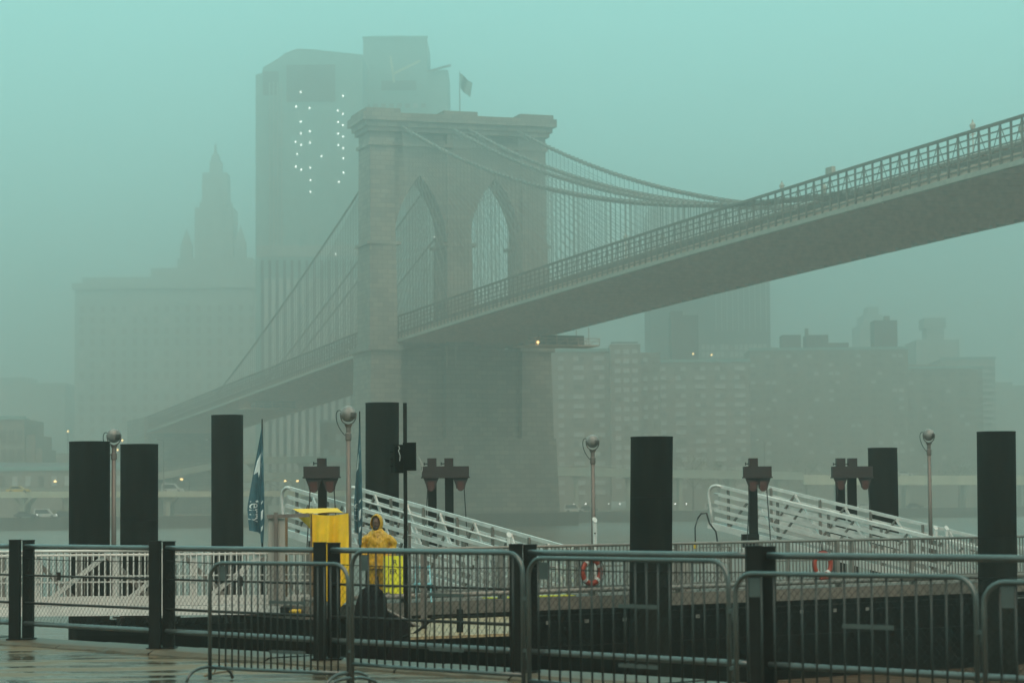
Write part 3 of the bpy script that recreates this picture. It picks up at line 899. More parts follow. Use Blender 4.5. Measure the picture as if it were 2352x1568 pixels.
# trees
def tree(px, pyt, Z, w, label, m='leaf', zb=LANDZ, seed=1):
    rnd = random.Random(seed)
    t = at(px, pyt, Z); h = t.z - zb
    r = thing('waterfront_tree', (t.x, t.y, zb), label, 'tree', 'trees along the far shore')
    tr = MB().tube([(t.x, Z, zb - .2), (t.x + .1, Z, zb + h * .3), (t.x - .1, Z, zb + h * .7)], [.3, .22, .08], 8)
    for k in range(6):
        a = rnd.uniform(0, 2 * pi); z0 = zb + h * rnd.uniform(.3, .6)
        tr.tube([(t.x, Z, z0), (t.x + cos(a) * w * .35, Z + sin(a) * w * .35, z0 + h * .25)], [.12, .04], 5)
    part('trunk', tr, 'bark', r)
    lf = MB()
    cl = []
    for k in range(26):
        a, rr = rnd.uniform(0, 2 * pi), w * .5 * sqrt(rnd.random())
        zz = zb + h * (.38 + .5 * rnd.random() * (1 - .5 * (rr / (w * .5)) ** 2))
        cl.append((V((t.x + rr * cos(a), Z + rr * sin(a), zz)), rnd.uniform(.10, .2) * w))
    for c, rad in cl:
        for k in range(46):
            d = V((rnd.gauss(0, 1), rnd.gauss(0, 1), rnd.gauss(0, .8))).normalized() * rad * rnd.uniform(.5, 1.1)
            p = c + d; sz = rnd.uniform(.18, .42)
            e1 = V((rnd.gauss(0, 1), rnd.gauss(0, 1), rnd.gauss(0, 1))).normalized() * sz
            e2 = V((rnd.gauss(0, 1), rnd.gauss(0, 1), rnd.gauss(0, 1))).normalized() * sz
            lf.add([p, p + e1, p + e2], [(0, 1, 2)])
    part('crown', lf, m, r)
tree(1590, 1022, 668, 12, 'yellow-green tree behind the faded raised highway', 'leaf_yellow', seed=2)
tree(1650, 1040, 672, 10, 'lower dull green tree beside the yellow-green one', seed=3)
tree(1850, 1035, 690, 12, 'broad hazy tree behind the junction of the two highways', seed=4)
tree(1960, 1045, 700, 11, 'hazy tree behind the double hoist gantry', 'leaf_yellow', seed=5)
tree(2200, 1030, 730, 13, 'hazy tree beyond the last lamp post', seed=6)
tree(1480, 1040, 655, 9, 'small hazy tree behind the tallest central pile', seed=7)
tree(150, 1172, 499, 5, 'small green street tree below the low viaduct', 'leaf_yellow', seed=8)
tree(215, 1168, 505, 5, 'small street tree hidden behind the plain wide pile', seed=9)

# haze: one closed box of even, pale air round camera and city
hz = MB().box((-905, -60, -3), (905, 2520, 190))
haze = bpy.data.objects.new('haze', hz.mesh('haze', None))
COL.objects.link(haze); haze['kind'] = 'stuff'
hm = bpy.data.materials.new('haze'); hm.use_nodes = True
ht = hm.node_tree
for n in list(ht.nodes): ht.nodes.remove(n)
ho = ht.nodes.new('ShaderNodeOutputMaterial'); hv = ht.nodes.new('ShaderNodeVolumePrincipled')
hv.inputs['Color'].default_value = (*HAZE_COL, 1)
hv.inputs['Density'].default_value = HAZE_DENSITY
hv.inputs['Anisotropy'].default_value = HAZE_G
ht.links.new(hv.outputs[0], ho.inputs['Volume'])
haze.data.materials.append(hm)
haze.display_type = 'WIRE'

# ================================================================== QUAY in front (fence line fitted from its posts)
def fence_pt(i, z=2.5):
    Z = 30.1 * (1 - .0741 * i)
    u = -1126 + 380.7 * i
    return V((u * 30.1 / F_PX, Z, z))
FD = (fence_pt(1) - fence_pt(0)).normalized()       # along the fence, towards the right and nearer
FN = V((FD.y, -FD.x, 0))                            # perpendicular
if FN.y < 0: FN = -FN                               # pointing to the river
FA, FB = fence_pt(-9), fence_pt(11.5)
QZ = 2.5
qv = []
pav = MB()
NA, NB = 60, 24
def qfn(a, b):
    p = FA.lerp(FB, a) - FN * (.36 + 26 * b * b)
    h = .012 * noise.noise(V((p.x * .5, p.y * .5, 0)))
    return V((p.x, p.y, QZ - .05 + h))
pav.grid(qfn, NA, NB)
structure('quay_pavement', pav, 'pavement')
# quay wall below the coping
qw = MB().add([FA + FN * .33 + V((0, 0, -3.5)), FB + FN * .33 + V((0, 0, -3.5)), FB + FN * .33 + V((0, 0, -.02)), FA + FN * .33 + V((0, 0, -.02))], [(0, 1, 2, 3)])
structure('quay_wall', qw, 'black')
# coping stones with worn mossy front edges: each a stone of its own
cop = bpy.data.objects.new('quay_coping', MB().add([FA - FN * .34 + V((0, 0, -.10)), FB - FN * .34 + V((0, 0, -.10)), FB + FN * .3 + V((0, 0, -.10)), FA + FN * .3 + V((0, 0, -.10))], [(0, 1, 2, 3)]).mesh('quay_coping', M['moss']))
COL.objects.link(cop); cop['kind'] = 'structure'; ROOTLOC[cop.name] = V((0, 0, 0))
M['coping'] = mat('wet_coping', (.075, .052, .030), .5, var=.5, scale=4, bump=.4, bscale=22, tint=(.06, .04, .02))
Lf = (FB - FA).length
k, d = 0, 0.0
rnd = random.Random(5)
while d < Lf - .2:
    w = rnd.uniform(1.7, 2.5)
    mb = MB()
    n = 14
    top, bot, back, low = [], [], [], []
    for i in range(n + 1):
        q = FA + FD * (d + .012 + (w - .024) * i / n)
        j = .045 * noise.noise(q * 2.1) + .02 * noise.noise(q * 9)
        j2 = .02 * noise.noise(q * 4 + V((9, 9, 9)))
        low.append(q - FN * (.40 + j) + V((0, 0, -.13)))
        bot.append(q - FN * (.38 + j) + V((0, 0, -.03 + j2)))
        top.append(q - FN * (.31 + j + j2) + V((0, 0, .005 * (k % 3) - .002)))
        back.append(q + FN * .34 + V((0, 0, .005 * (k % 3) - .002)))
    for r0, r1 in ((low, bot), (bot, top), (top, back)):
        for i in range(n):
            mb.add([r0[i], r0[i + 1], r1[i + 1], r1[i]], [(0, 1, 2, 3)])
    mb.add([back[0], back[n], back[n] + V((0, 0, -.3)), back[0] + V((0, 0, -.3))], [(0, 1, 2, 3)])
    part('coping_stone', mb, 'coping', cop)
    d += w; k += 1

# ------------------------------------------------------------------ quay fence
fence = thing('quay_fence', fence_pt(2), 'dark green quayside fence of twin steel posts, pipe rails and wire mesh', 'fence')
POSTS = [-1, 0, 1, 2, 3, 4, 5.0]
def offs(i): return V((-.165, 0, 0)) , V((.0, .0, 0))
for i in POSTS:
    p = fence_pt(i)
    a = p - FD * .085; b = p + FD * .085
    for q, t in ((p + V((-.069, -.07, 0)), .075), (p + V((.069, .07, 0)), .068)):
        mb = MB()
        w, dd = .066, .055
        zt = 3.70 + (.02 if q.x < p.x else .012)
        # channel section, open to the fence
        mb.box((q.x - w, q.y - dd, 2.46), (q.x + w, q.y - dd + .014, zt))
        mb.box((q.x - w, q.y - dd + .014, 2.46), (q.x - w + .014, q.y + dd, zt))
        mb.box((q.x + w - .014, q.y - dd + .014, 2.46), (q.x + w, q.y + dd, zt))
        mb.box((q.x - w - .004, q.y - dd - .004, zt), (q.x + w + .004, q.y + dd + .004, zt + .012))
        po = part('post', mb, 'green_steel', fence)
    part('base_plate', MB().box((p.x - .16, p.y - .15, 2.47), (p.x + .16, p.y + .15, 2.515)), 'green_steel', fence)
for a, b in zip(POSTS, POSTS[1:]):
    p, q = fence_pt(a), fence_pt(b)
    e = FD * .09
    def rail_at(z, r, name, m, jit=0):
        n = 10
        pts = []
        for i in range(n + 1):
            c = (p + e).lerp(q - e, i / n)
            pts.append(V((c.x, c.y, z - jit * 4 * (i / n) * (1 - i / n))))
        part(name, MB().tube(pts, r, 10), m, fence, smooth=True)
    rail_at(3.645, .031, 'top_rail', 'rail')
    rail_at(2.70, .031, 'bottom_rail', 'rail')
    if a < 3:
        rail_at(3.29, .013, 'mid_rail', 'wire')
        rail_at(2.95, .016, 'low_rail', 'wire')
    rail_at(3.50, .005, 'tension_wire', 'wire', .02)
    # diamond mesh
    mb = MB(); L = (q - p).length - .2
    rn = random.Random(int(a * 7) + 3)
    for sgn in (1, -1):
        t = -.95
        while t < L + .95:
            pts = []
            for i in range(13):
                z = 2.72 + .78 * i / 12
                x = t + sgn * (z - 2.72) * 1.0
                if -.0 <= x <= L:
                    c = p + e + FD * x
                    pts.append(V((c.x, c.y - .012 + .008 * (i % 2), z + .006 * (i % 2))))
            if len(pts) > 1 and not (sgn < 0 and rn.random() < .0): mb.tube(pts, .0022 if sgn > 0 else .0014, 3, False)
            t += .075
    part('wire_mesh', mb, 'wire', fence, kind='stuff')
    # mesh ties on the bottom rail
    mb = MB()
    x = .05
    while x < L:
        c = p + e + FD * x
        mb.tube([V((c.x, c.y, 2.70)) + V((0, cos(g_) * .034, sin(g_) * .034)) + FD * (.012 * g_ / 6) for g_ in (i * 2 * pi / 8 for i in range(9))], .0035, 4, False)
        x += .15
    part('wire_tie', mb, 'wire', fence, kind='stuff')
part('clamp', MB().box((fence_pt(0.28).x - .02, fence_pt(0.28).y - .03, 3.24), (fence_pt(0.28).x + .02, fence_pt(0.28).y + .03, 3.34)), 'wire', fence)
part('clamp', MB().box((fence_pt(1.5).x - .02, fence_pt(1.5).y - .03, 3.24), (fence_pt(1.5).x + .02, fence_pt(1.5).y + .03, 3.34)), 'wire', fence)

# ------------------------------------------------------------------ crowd barriers
def barrier(px0, px1, Z0, Z1, ytop0, label, nb=18, plate=True, H=1.09, stub=None):
    a = at(px0, ytop0, Z0); zt = a.z
    P = V((a.x, a.y, 0)); b = at(px1, ytop0, Z1); Q = V((b.x, b.y, 0))
    D = (Q - P).normalized(); L = (Q - P).length
    N_ = V((-D.y, D.x, 0))
    zb = zt - .99
    gz = QZ - .05
    r = thing('crowd_barrier', P.lerp(Q, .5) + V((0, 0, gz)), label, 'barrier', 'steel crowd barriers along the quay fence')
    w = lambda x, z: P + D * x + V((0, 0, z))
    R = .16; pts = [w(0, gz + .02)]
    pts.append(w(0, zt - R))
    for k in range(1, 7):
        t = k / 6 * pi / 2
        pts.append(w(R - R * cos(t), zt - R + R * sin(t)))
    for k in range(0, 7):
        t = k / 6 * pi / 2
        pts.append(w(L - R + R * sin(t), zt - R + R * cos(t)))
    pts.append(w(L, gz + .02))
    fr = part('frame', MB().tube(pts, .019, 10), 'barrier', r, smooth=True)
    part('bottom_rail', MB().tube([w(0, zb), w(L * .33, zb - .006), w(L * .66, zb - .004), w(L, zb)], .018, 8), 'barrier', r, smooth=True)
    bar = MB().tube([(0, 0, zb), (0, 0, (zb + zt) / 2), (0, 0, zt)], .0085, 6).mesh('bar', M['barrier_shaded'], (0, 0, gz), True)
    rn = random.Random(int(px0))
    for k in range(nb):
        x = .12 + (L - .24) * k / (nb - 1)
        o = put('bar', bar, P + D * x + V((0, 0, gz)), r)
        o.rotation_euler = (rn.uniform(-.004, .004), rn.uniform(-.006, .006), 0)
    if plate:
        c = .12 + (L - .24) * .5 / (nb - 1)
        s_ = (L - .24) / (nb - 1)
        part('name_plate', MB().bar(w(.12 + s_ * .1, zt - .1), w(.12 + s_ * .95, zt - .1), .006, .14), 'barrier', r)
    for x, zz in ((L * .57, zb + .17), (L * .57, zb + .63)):
        part('spreader_bar', MB().bar(w(x - .22, zz), w(x + .22, zz), .012, .03), 'barrier', r)
    for z in (zb + .2, zb + .62):
        part('hook', MB().bar(w(L, z), w(L + .045, z), .03, .03).bar(w(L + .04, z), w(L + .04, z - .07), .014, .014), 'barrier', r)
    for x in (.0, L):
        f = w(x, gz + .02)
        part('foot', MB().tube(bezier(f - N_ * .32 + V((0, 0, -.005)), f - N_ * .3 + V((0, 0, .11)), f - N_ * .1 + V((0, 0, .13)), f + V((0, 0, .12)), 6)
                               + bezier(f + V((0, 0, .12)), f + N_ * .1 + V((0, 0, .13)), f + N_ * .3 + V((0, 0, .11)), f + N_ * .32 + V((0, 0, -.005)), 6)[1:], .015, 8), 'barrier', r, smooth=True)
    return r
barrier(482, 799, 23.2, 22.2, 1292, 'lowest crowd barrier, its end leg standing free on the wet pavement', 19)
barrier(808, 1200, 21.5, 19.9, 1265, 'crowd barrier in front of the person in the yellow raincoat', 19)
barrier(1213, 1672, 19.75, 18.1, 1281, 'crowd barrier in front of the black pile with a seam', 17)
barrier(1688, 2240, 17.95, 16.5, 1316, 'crowd barrier in front of the fence post beside the orange life ring', 16)
barrier(2258, 2900, 16.35, 15.2, 1336, 'last crowd barrier with a grey plate, at the big end pile', 16)
# twig and debris lying on the pavement
g0 = on_z(470, 1556, QZ - .04); g1 = on_z(535, 1545, QZ - .04)
single('fallen_stick', MB().tube([g0 + V((0, 0, .02)), g0.lerp(g1, .5) + V((0, .03, .03)), g1 + V((0, 0, .02))], [.012, .01, .006], 6).tube([g0.lerp(g1, .3) + V((0, 0, .02)), g0.lerp(g1, .3) + V((.03, 0, .08))], .006, 5),
       'wood', 'thin dark stick lying on the wet pavement beside a barrier leg', 'stick')

# ================================================================== FERRY PIER
PZ = 2.1
P0, P1 = V((-5.3, 48.4, 0)), V((16.5, 63.8, 0))
PD = (P1 - P0).normalized(); PN = V((-PD.y, PD.x, 0))       # PN points away from the camera
pier = thing('ferry_pier', P0.lerp(P1, .4) + V((0, 0, 0)), 'long dark ferry pier with a picket railing and pipe kerb', 'pier')
LW, WW = (P1 - P0).length, 3.6
def pq(x, n, z): return P0 + PD * x + PN * n + V((0, 0, z))
def pbox(mb, x0, x1, n0, n1, z0, z1):
    vs = [pq(x, n, z) for z in (z0, z1) for x, n in ((x0, n0), (x1, n0), (x1, n1), (x0, n1))]
    return mb.add(vs, [(0, 3, 2, 1), (4, 5, 6, 7), (0, 1, 5, 4), (1, 2, 6, 5), (2, 3, 7, 6), (3, 0, 4, 7)])
part('deck', pbox(MB(), 1.3, LW, 0, WW, PZ - .27, PZ), 'concrete', pier)
part('underbody', pbox(MB(), 1.4, LW, .12, WW - .1, -1.2, PZ - .27), 'black', pier)  # solid black box filling the space below the deck
for k, (z, r) in enumerate(((1.72, .02), (1.58, .012), (1.05, .018))):
    part('service_pipe', MB().tube([pq(1.5, .06, z), pq(LW * .5, .06, z - .02), pq(LW, .06, z)], r, 6), 'darkpost', pier)
tagm = MB().box((-.05, -.01, -.04), (.05, .01, .04)).mesh('pipe_clip', M['alu_dark'])
for k in range(14):
    o = put('pipe_clip', tagm, pq(3.2 + k * 1.05, .03, 1.56), pier); o.rotation_euler.z = math.atan2(PD.y, PD.x)
part('kerb_pipe', MB().tube([pq(1.3, .1, PZ + .13), pq(LW * .5, .1, PZ + .13), pq(LW, .1, PZ + .13)], .055, 10), 'alu_dark', pier, smooth=True)
for k in range(9):
    x = 1.4 + k * 2.45
    part('kerb_bracket', pbox(MB(), x - .04, x + .04, .06, .16, PZ - .2, PZ + .1), 'alu_dark', pier)
    if x > 3.2:
        part('rail_post', pbox(MB(), x - .045, x + .045, .2, .29, PZ, PZ + 1.08), 'alu_dark', pier)
X0 = 3.4
part('top_rail', MB().tube([pq(X0, .24, PZ + 1.1), pq(LW * .5, .24, PZ + 1.1), pq(LW, .24, PZ + 1.1)], .032, 10), 'alu_dark', pier, smooth=True)
part('foot_rail', MB().bar(pq(X0, .24, PZ + .2), pq(LW, .24, PZ + .2), .04, .04), 'alu_dark', pier)
pk = MB().box((-.011, -.011, PZ + .2), (.011, .011, PZ + 1.08)).mesh('picket', M['alu_dark'], (0, 0, PZ))
x = X0 + .06
npk = 0
while x < LW - .05 and npk < 225:
    if (x - 1.4) % 2.45 > .06:
        o = put('picket', pk, pq(x, .24, PZ), pier); o.rotation_euler.z = math.atan2(PD.y, PD.x); npk += 1
    x += .105
# far-side railing
part('back_rail', MB().tube([pq(8.5, WW - .2, PZ + 1.05), pq(LW, WW - .2, PZ + 1.05)], .03, 8), 'alu_dark', pier)
part('back_rail', MB().tube([pq(8.5, WW - .2, PZ + .55), pq(LW, WW - .2, PZ + .55)], .025, 8), 'alu_dark', pier)
for k in range(8):
    part('back_post', pbox(MB(), 8.5 + k * 2.2, 8.58 + k * 2.2, WW - .24, WW - .16, PZ, PZ + 1.05), 'alu_dark', pier)
part('tread_strip', pbox(MB(), 6.2, 8.4, .35, .8, PZ + .002, PZ + .02), 'sign_yellow', pier)

# mesh gate and white panel cabinets on the pier
def pier_x(px):
    """distance along the pier's front line seen at pixel column px"""
    k = (px - CX) / F_PX
    return (k * P0.y - P0.x) / (PD.x - k * PD.y)
cab = thing('white_cabinet', pq(pier_x(1790), .9, PZ), 'white flat cabinet behind the pickets beside the orange life ring', 'cabinet')
xx = pier_x(1790)
part('body', pbox(MB(), xx - .42, xx + .3, .9, 1.3, PZ, PZ + .95), 'white_cap', cab)
part('door_seam', pbox(MB(), xx - .06, xx - .04, .888, .9, PZ + .08, PZ + .9), 'alu_dark', cab)
cab2 = thing('louvred_cabinet', pq(pier_x(1580), .9, PZ), 'grey louvred equipment cabinet behind the pickets beside the seamed pile', 'cabinet')
xx = pier_x(1580)
part('body', pbox(MB(), xx - .75, xx + .75, .9, 1.5, PZ, PZ + .98), 'white_gate', cab2)
for k in range(7):
    part('louvre', pbox(MB(), xx - .45, xx - .35, .88, .9, PZ + .3 + k * .06, PZ + .335 + k * .06), 'darkpost', cab2)
mg = thing('mesh_gate', pq(pier_x(1668), .5, PZ), 'mesh-filled gate frame behind the railing near the fence post', 'gate')
xx = pier_x(1668)
part('frame', MB().tube([pq(xx - .45, .5, PZ), pq(xx - .45, .5, PZ + 1.0), pq(xx + .45, .5, PZ + 1.0), pq(xx + .45, .5, PZ), ], .025, 8), 'alu_dark', mg)
mb = MB()
for k in range(-14, 28):
    for sg in (1, -1):
        pts = [(xx - .45 + .06 * k + sg * j * .06, PZ + .1 + j * .1) for j in range(10)]
        pts = [(a, b) for a, b in pts if xx - .45 <= a <= xx + .45]
        if len(pts) > 1: mb.tube([pq(pts[0][0], .5, pts[0][1]), pq(pts[-1][0], .5, pts[-1][1])], .004, 3, False)
part('mesh', mb, 'alu', mg, kind='stuff')

# ------------------------------------------------------------------ aluminium walkway on the left
walk = thing('aluminium_walkway', (-9, 50.2, PZ - .2), 'pale aluminium walkway with picket sides and crossed braces', 'walkway')
WX0, WX1, WY = -14.5, -4.22, 50.0
part('side_beam', MB().box((WX0, WY - .05, PZ - .19), (WX1, WY + .05, PZ + .0)), 'alu_white', walk)
part('toe_board', MB().box((WX0, WY - .02, PZ + .015), (WX1, WY + .02, PZ + .17)), 'alu_white', walk)
part('deck', MB().box((WX0, WY + .05, PZ - .1), (WX1, WY + 1.7, PZ - .02)), 'alu_dark', walk)
part('side_beam', MB().box((WX0, WY + 1.7, PZ - .19), (WX1, WY + 1.8, PZ + .15)), 'alu_white', walk)
for y, z in ((WY, PZ + 1.05), (WY, PZ + 1.14), (WY + 1.75, PZ + 1.1)):
    part('top_rail', MB().tube([(WX0, y, z), ((WX0 + WX1) / 2, y, z), (WX1, y, z)], .028, 8), 'alu_white', walk, smooth=True)
for y, z in ((WY + .03, PZ + .62), (WY + .03, PZ + .5)):
    part('mid_rail', MB().bar((WX0, y, z), (WX1, y, z), .03, .03), 'alu_white', walk)
wp = MB().box((-.012, -.012, 0), (.012, .012, 1.12)).mesh('picket', M['alu_white'])
x = WX0 + .06
while x < WX1:
    put('picket', wp, (x, WY - .035, PZ - .02), walk); x += .118
wp2 = MB().box((-.014, -.012, 0), (.014, .012, .95)).mesh('picket', M['alu_dark'])
x = WX0 + .1
while x < WX1:
    put('picket', wp2, (x, WY + 1.72, PZ + .15), walk); x += .15
for k in range(7):
    x = WX1 - .75 - k * 1.62
    if x < WX0: break
    part('stanchion', MB().box((x - .065, WY + .045, PZ - .02), (x + .065, WY + .1, PZ + 1.12)), 'alu_white', walk)
    part('stanchion', MB().box((x + .5, WY + 1.74, PZ - .02), (x + .6, WY + 1.8, PZ + 1.12)), 'alu_dark', walk)
    part('brace', MB().bar((x - 1.48, WY + .075, PZ + .05), (x - .14, WY + .075, PZ + 1.1), .10, .05, (0, 1, 0)), 'alu_white', walk)
    part('brace', MB().bar((x - .55, WY + 1.77, PZ + 1.08), (x + .5, WY + 1.77, PZ + .05), .10, .05, (0, 1, 0)), 'alu_dark', walk)
# dark mooring barge under the walkway
mbz = thing('mooring_barge', (-6.6, 52.2, 0), 'low black barge floating under the aluminium walkway', 'barge')
part('underbody', MB().prism([(-9.3, 51.2, -.8), (-3.6, 51.2, -.8), (-3.6, 51.2, 1.72), (-9.15, 51.2, 1.62)], (0, 3.5, 0)), 'black', mbz)
part('fender_strip', MB().box((-9.2, 51.1, 1.45), (-3.7, 51.2, 1.55)), 'darkpost', mbz)
for x in (-8.4, -7.2, -6.1):
    part('cleat', MB().bar((x - .12, 51.6, 1.8), (x + .12, 51.6, 1.8), .04, .04).box((x - .04, 51.57, 1.6), (x + .04, 51.63, 1.8)), 'alu_dark', mbz)
yf = thing('yellow_buffer', (at(678, 1402, 49.2).x, 49.2, 1.9), 'small yellow rubber buffer under the walkway end', 'buffer')
c = at(678, 1403, 49.2)
part('roller', MB().tube([c + V((-.12, 0, 0)), c + V((.12, 0, 0))], [.045, .045], 10), 'yellow_plug', yf, smooth=True)
part('bracket', MB().box((c.x - .3, c.y - .04, c.z - .07), (c.x - .1, c.y + .3, c.z + .08)), 'darkpost', yf)

# ------------------------------------------------------------------ big black piles
def pile(px, w, pyt, label, zb=-1.2, seam=None, lean=0.0):
    Z = .914 * F_PX / w
    t = at(px, pyt, Z)
    r = thing('steel_pile', (t.x - lean * t.z, Z, zb), label, 'pile', 'black steel mooring piles')
    R = .457
    ax = lambda z: V((t.x - lean * (t.z - z), Z, z))
    zs = [zb, 1.0, 2.5, 4.0, t.z - .03, t.z]
    rr = [R, R, R, R, R, R - .012]
    part('shaft', MB().loft([[ax(z) + V((q * cos(2 * pi * k / 40), q * sin(2 * pi * k / 40), 0)) for k in range(40)] for z, q in zip(zs, rr)]), 'pile', r, smooth=False)
    sh = r.children[0]
    for p in sh.data.polygons: p.use_smooth = len(p.vertices) == 4
    part('top_rim', MB().loft([[ax(z) + V((q * cos(2 * pi * k / 40), q * sin(2 * pi * k / 40), 0)) for k in range(40)] for z, q in ((t.z - .02, R + .004), (t.z + .012, R + .004), (t.z + .012, R - .05), (t.z - .02, R - .05))], False), 'pile', r)
    if seam:
        z = at(px, seam, Z).z
        part('weld_seam', MB().loft([[ax(zz) + V((q * cos(2 * pi * k / 40), q * sin(2 * pi * k / 40), 0)) for k in range(40)] for zz, q in ((z - .006, R), (z, R + .008), (z + .006, R))], False), 'darkpost', r)
    return r
pile(206, 93, 1015, 'wide plain black pile whose lamp cable loops over its top edge')
pile(320, 86, 1021, 'wide black pile with a faint low seam between globe lamp and highway lamp', seam=1194)
pile(522, 73, 954, 'slimmest tall black pile beside the fully spread blue flag')
pile(878, 77, 926, 'tallest black pile behind the loudspeaker pole', lean=.006)
pile(1497, 97, 1004, 'broad black pile with a seam between the two gangways', seam=1142, lean=.02)
pile(2027, 67, 1029, 'short black pile behind a gangway, touching the double hoist gantry')
pile(2288, 88, 992, 'large black pile standing in front of the pier railing at its end', seam=1232, lean=.012)

# ------------------------------------------------------------------ globe lamps
def lamp(px, py, d, Z, label, wire=1, pyb=None):
    c = at(px, py, Z); R = d * Z / F_PX / 2
    r = thing('globe_lamp', (c.x, Z, PZ - .3), label, 'lamp post', 'globe lamps on the ferry dock')
    part('pole', MB().tube([(c.x, Z, PZ - .3), (c.x, Z, c.z - R - .28)], [.058, .052], 14), 'galv_pole', r, smooth=True)
    part('collar', MB().lathe((c.x, Z, c.z - R - .38), [(.06, 0), (.066, .02), (.066, .14), (.05, .16), (.05, .26), (.085, .33)], 14), 'galv_pole', r)
    part('yoke', MB().tube(bezier((c.x - R * .98, Z - .02, c.z + .02), (c.x - R * 1.0, Z, c.z - R * .9), (c.x - .1, Z, c.z - R - .04), (c.x, Z, c.z - R - .06), 8), .012, 6)
         .tube(bezier((c.x + R * .98, Z - .02, c.z + .02), (c.x + R * 1.0, Z, c.z - R * .9), (c.x + .1, Z, c.z - R - .04), (c.x, Z, c.z - R - .06), 8), .012, 6), 'galv_pole', r)
    gl = []
    for i in range(17):
        t = -pi / 2 + pi * i / 16
        gl.append((max(.002, R * cos(t)), R * sin(t)))
    part('globe', MB().lathe(c, gl, 24), 'globe', r, smooth=True)
    lo = MB()
    for k in range(5):
        t = -.55 + k * .16
        lo.tube([c + V((R * 1.01 * cos(t) * sin(a_), -R * 1.01 * cos(t) * cos(a_), R * 1.01 * sin(t))) for a_ in (.35 + j * .14 for j in range(7))], .006, 4)
    part('grille', lo, 'darkpost', r)
    if wire:
        s_ = -1
        part('cable', MB().tube(bezier(c + V((-R * .9, -.02, R * .35)), c + V((-R * 1.7, -.02, R * .9)), c + V((-R * 1.9, 0, -R * 1.4)), (c.x - .04, Z, c.z - R - .3), 14), .009, 6), 'rope', r)
    return r
lamp(262, 1000, 33, 54.5, 'globe lamp between the two wide black piles')
lamp(800, 950, 37, 49.6, 'globe lamp beside the yellow tarpaulin')
lamp(1361, 1013, 30, 57.5, 'globe lamp over a white-capped post, standing before the bridge pier')
lamp(2133, 998, 27, 63.5, 'smallest globe lamp, behind the lower end of the life-ring gangway')

# ------------------------------------------------------------------ gangways
def gangway(start_px, start_py, Z0, axis, L, drop, wv, label, rows=5, H=1.12):
    A = at(start_px, start_py, Z0)
    ax = V((axis[0], axis[1], 0)).normalized()
    d = ax * L + V((0, 0, -drop)); dn = d.normalized()
    W = V((wv[0], wv[1], 0))
    r = thing('gangway', A + V((0, 0, -H)), label, 'gangway', 'aluminium gangways on hoist gantries')
    up = V((0, 0, 1))
    part('deck', MB().add([A + W * .03 - up * (H - .06), A + W * .97 - up * (H - .06), A + W * .97 + d - up * (H - .06), A + W * .03 + d - up * (H - .06),
                           A + W * .03 - up * (H + .02), A + W * .97 - up * (H + .02), A + W * .97 + d - up * (H + .02), A + W * .03 + d - up * (H + .02)],
                          [(0, 1, 2, 3), (7, 6, 5, 4), (0, 4, 5, 1), (1, 5, 6, 2), (2, 6, 7, 3), (3, 7, 4, 0)]), 'alu_dark', r)
    for side, B0 in enumerate((A, A + W)):
        inw = W.normalized() * (1 if side == 0 else -1)
        part('top_chord', MB().bar(B0 + dn * .32 , B0 + d, .06, .085), 'alu', r)
        part('bottom_chord', MB().bar(B0 - up * H - dn * .12, B0 - up * H + d, .08, .17), 'alu', r)
        for k in range(1, rows):
            z = H * k / rows
            a0 = .10 if k > 1 else .22
            part('slat', MB().bar(B0 - up * z + dn * a0, B0 - up * z + d, .03, .09), 'alu', r)
        # curved end tube
        e = B0
        part('end_loop', MB().tube(bezier(e + dn * .36, e + dn * .1 + up * .03, e - dn * .06 - up * .05, e - dn * .1 - up * .28, 8) + [e - dn * .04 - up * .7, e + dn * .02 - up * (H + .02)], .042, 10), 'alu', r, smooth=True)
        hr = [B0 + inw * .09 - up * .24 + dn * (.02 + (L - .1) * i / 10) + up * (-.0) for i in range(11)]
        part('hand_rail', MB().tube(hr, .026, 8), 'alu', r, smooth=True)
        n = max(3, int(L / 1.45))
        for k in range(n + 1):
            q = B0 + d * (.06 + .92 * k / n)
            part('upright', MB().bar(q - inw * -.04, q - up * H + inw * .04, .06, .06, (dn.x, dn.y, 0)), 'alu_dark', r)
            if k < n:
                q2 = B0 + d * (.06 + .92 * (k + 1) / n)
                m_ = (q + q2) / 2
                o1 = inw * .045
                part('brace', MB().bar(q - up * (H - .04) + o1, m_ - up * .03 + o1, .05, .05), 'alu_dark', r)
                part('brace', MB().bar(q2 - up * (H - .04) + o1, m_ - up * .03 + o1, .05, .05), 'alu', r)
    return r
gangway(652, 1117, 60.0, (.59, -.81), 9.3, 1.5, (1.54, 1.12), 'aluminium gangway sloping down behind the person in yellow')
gangway(1634, 1112, 66.0, (.77, -.63), 8.6, 1.83, (1.35, 1.35), 'aluminium gangway sloping down beside the orange life ring on the railing')

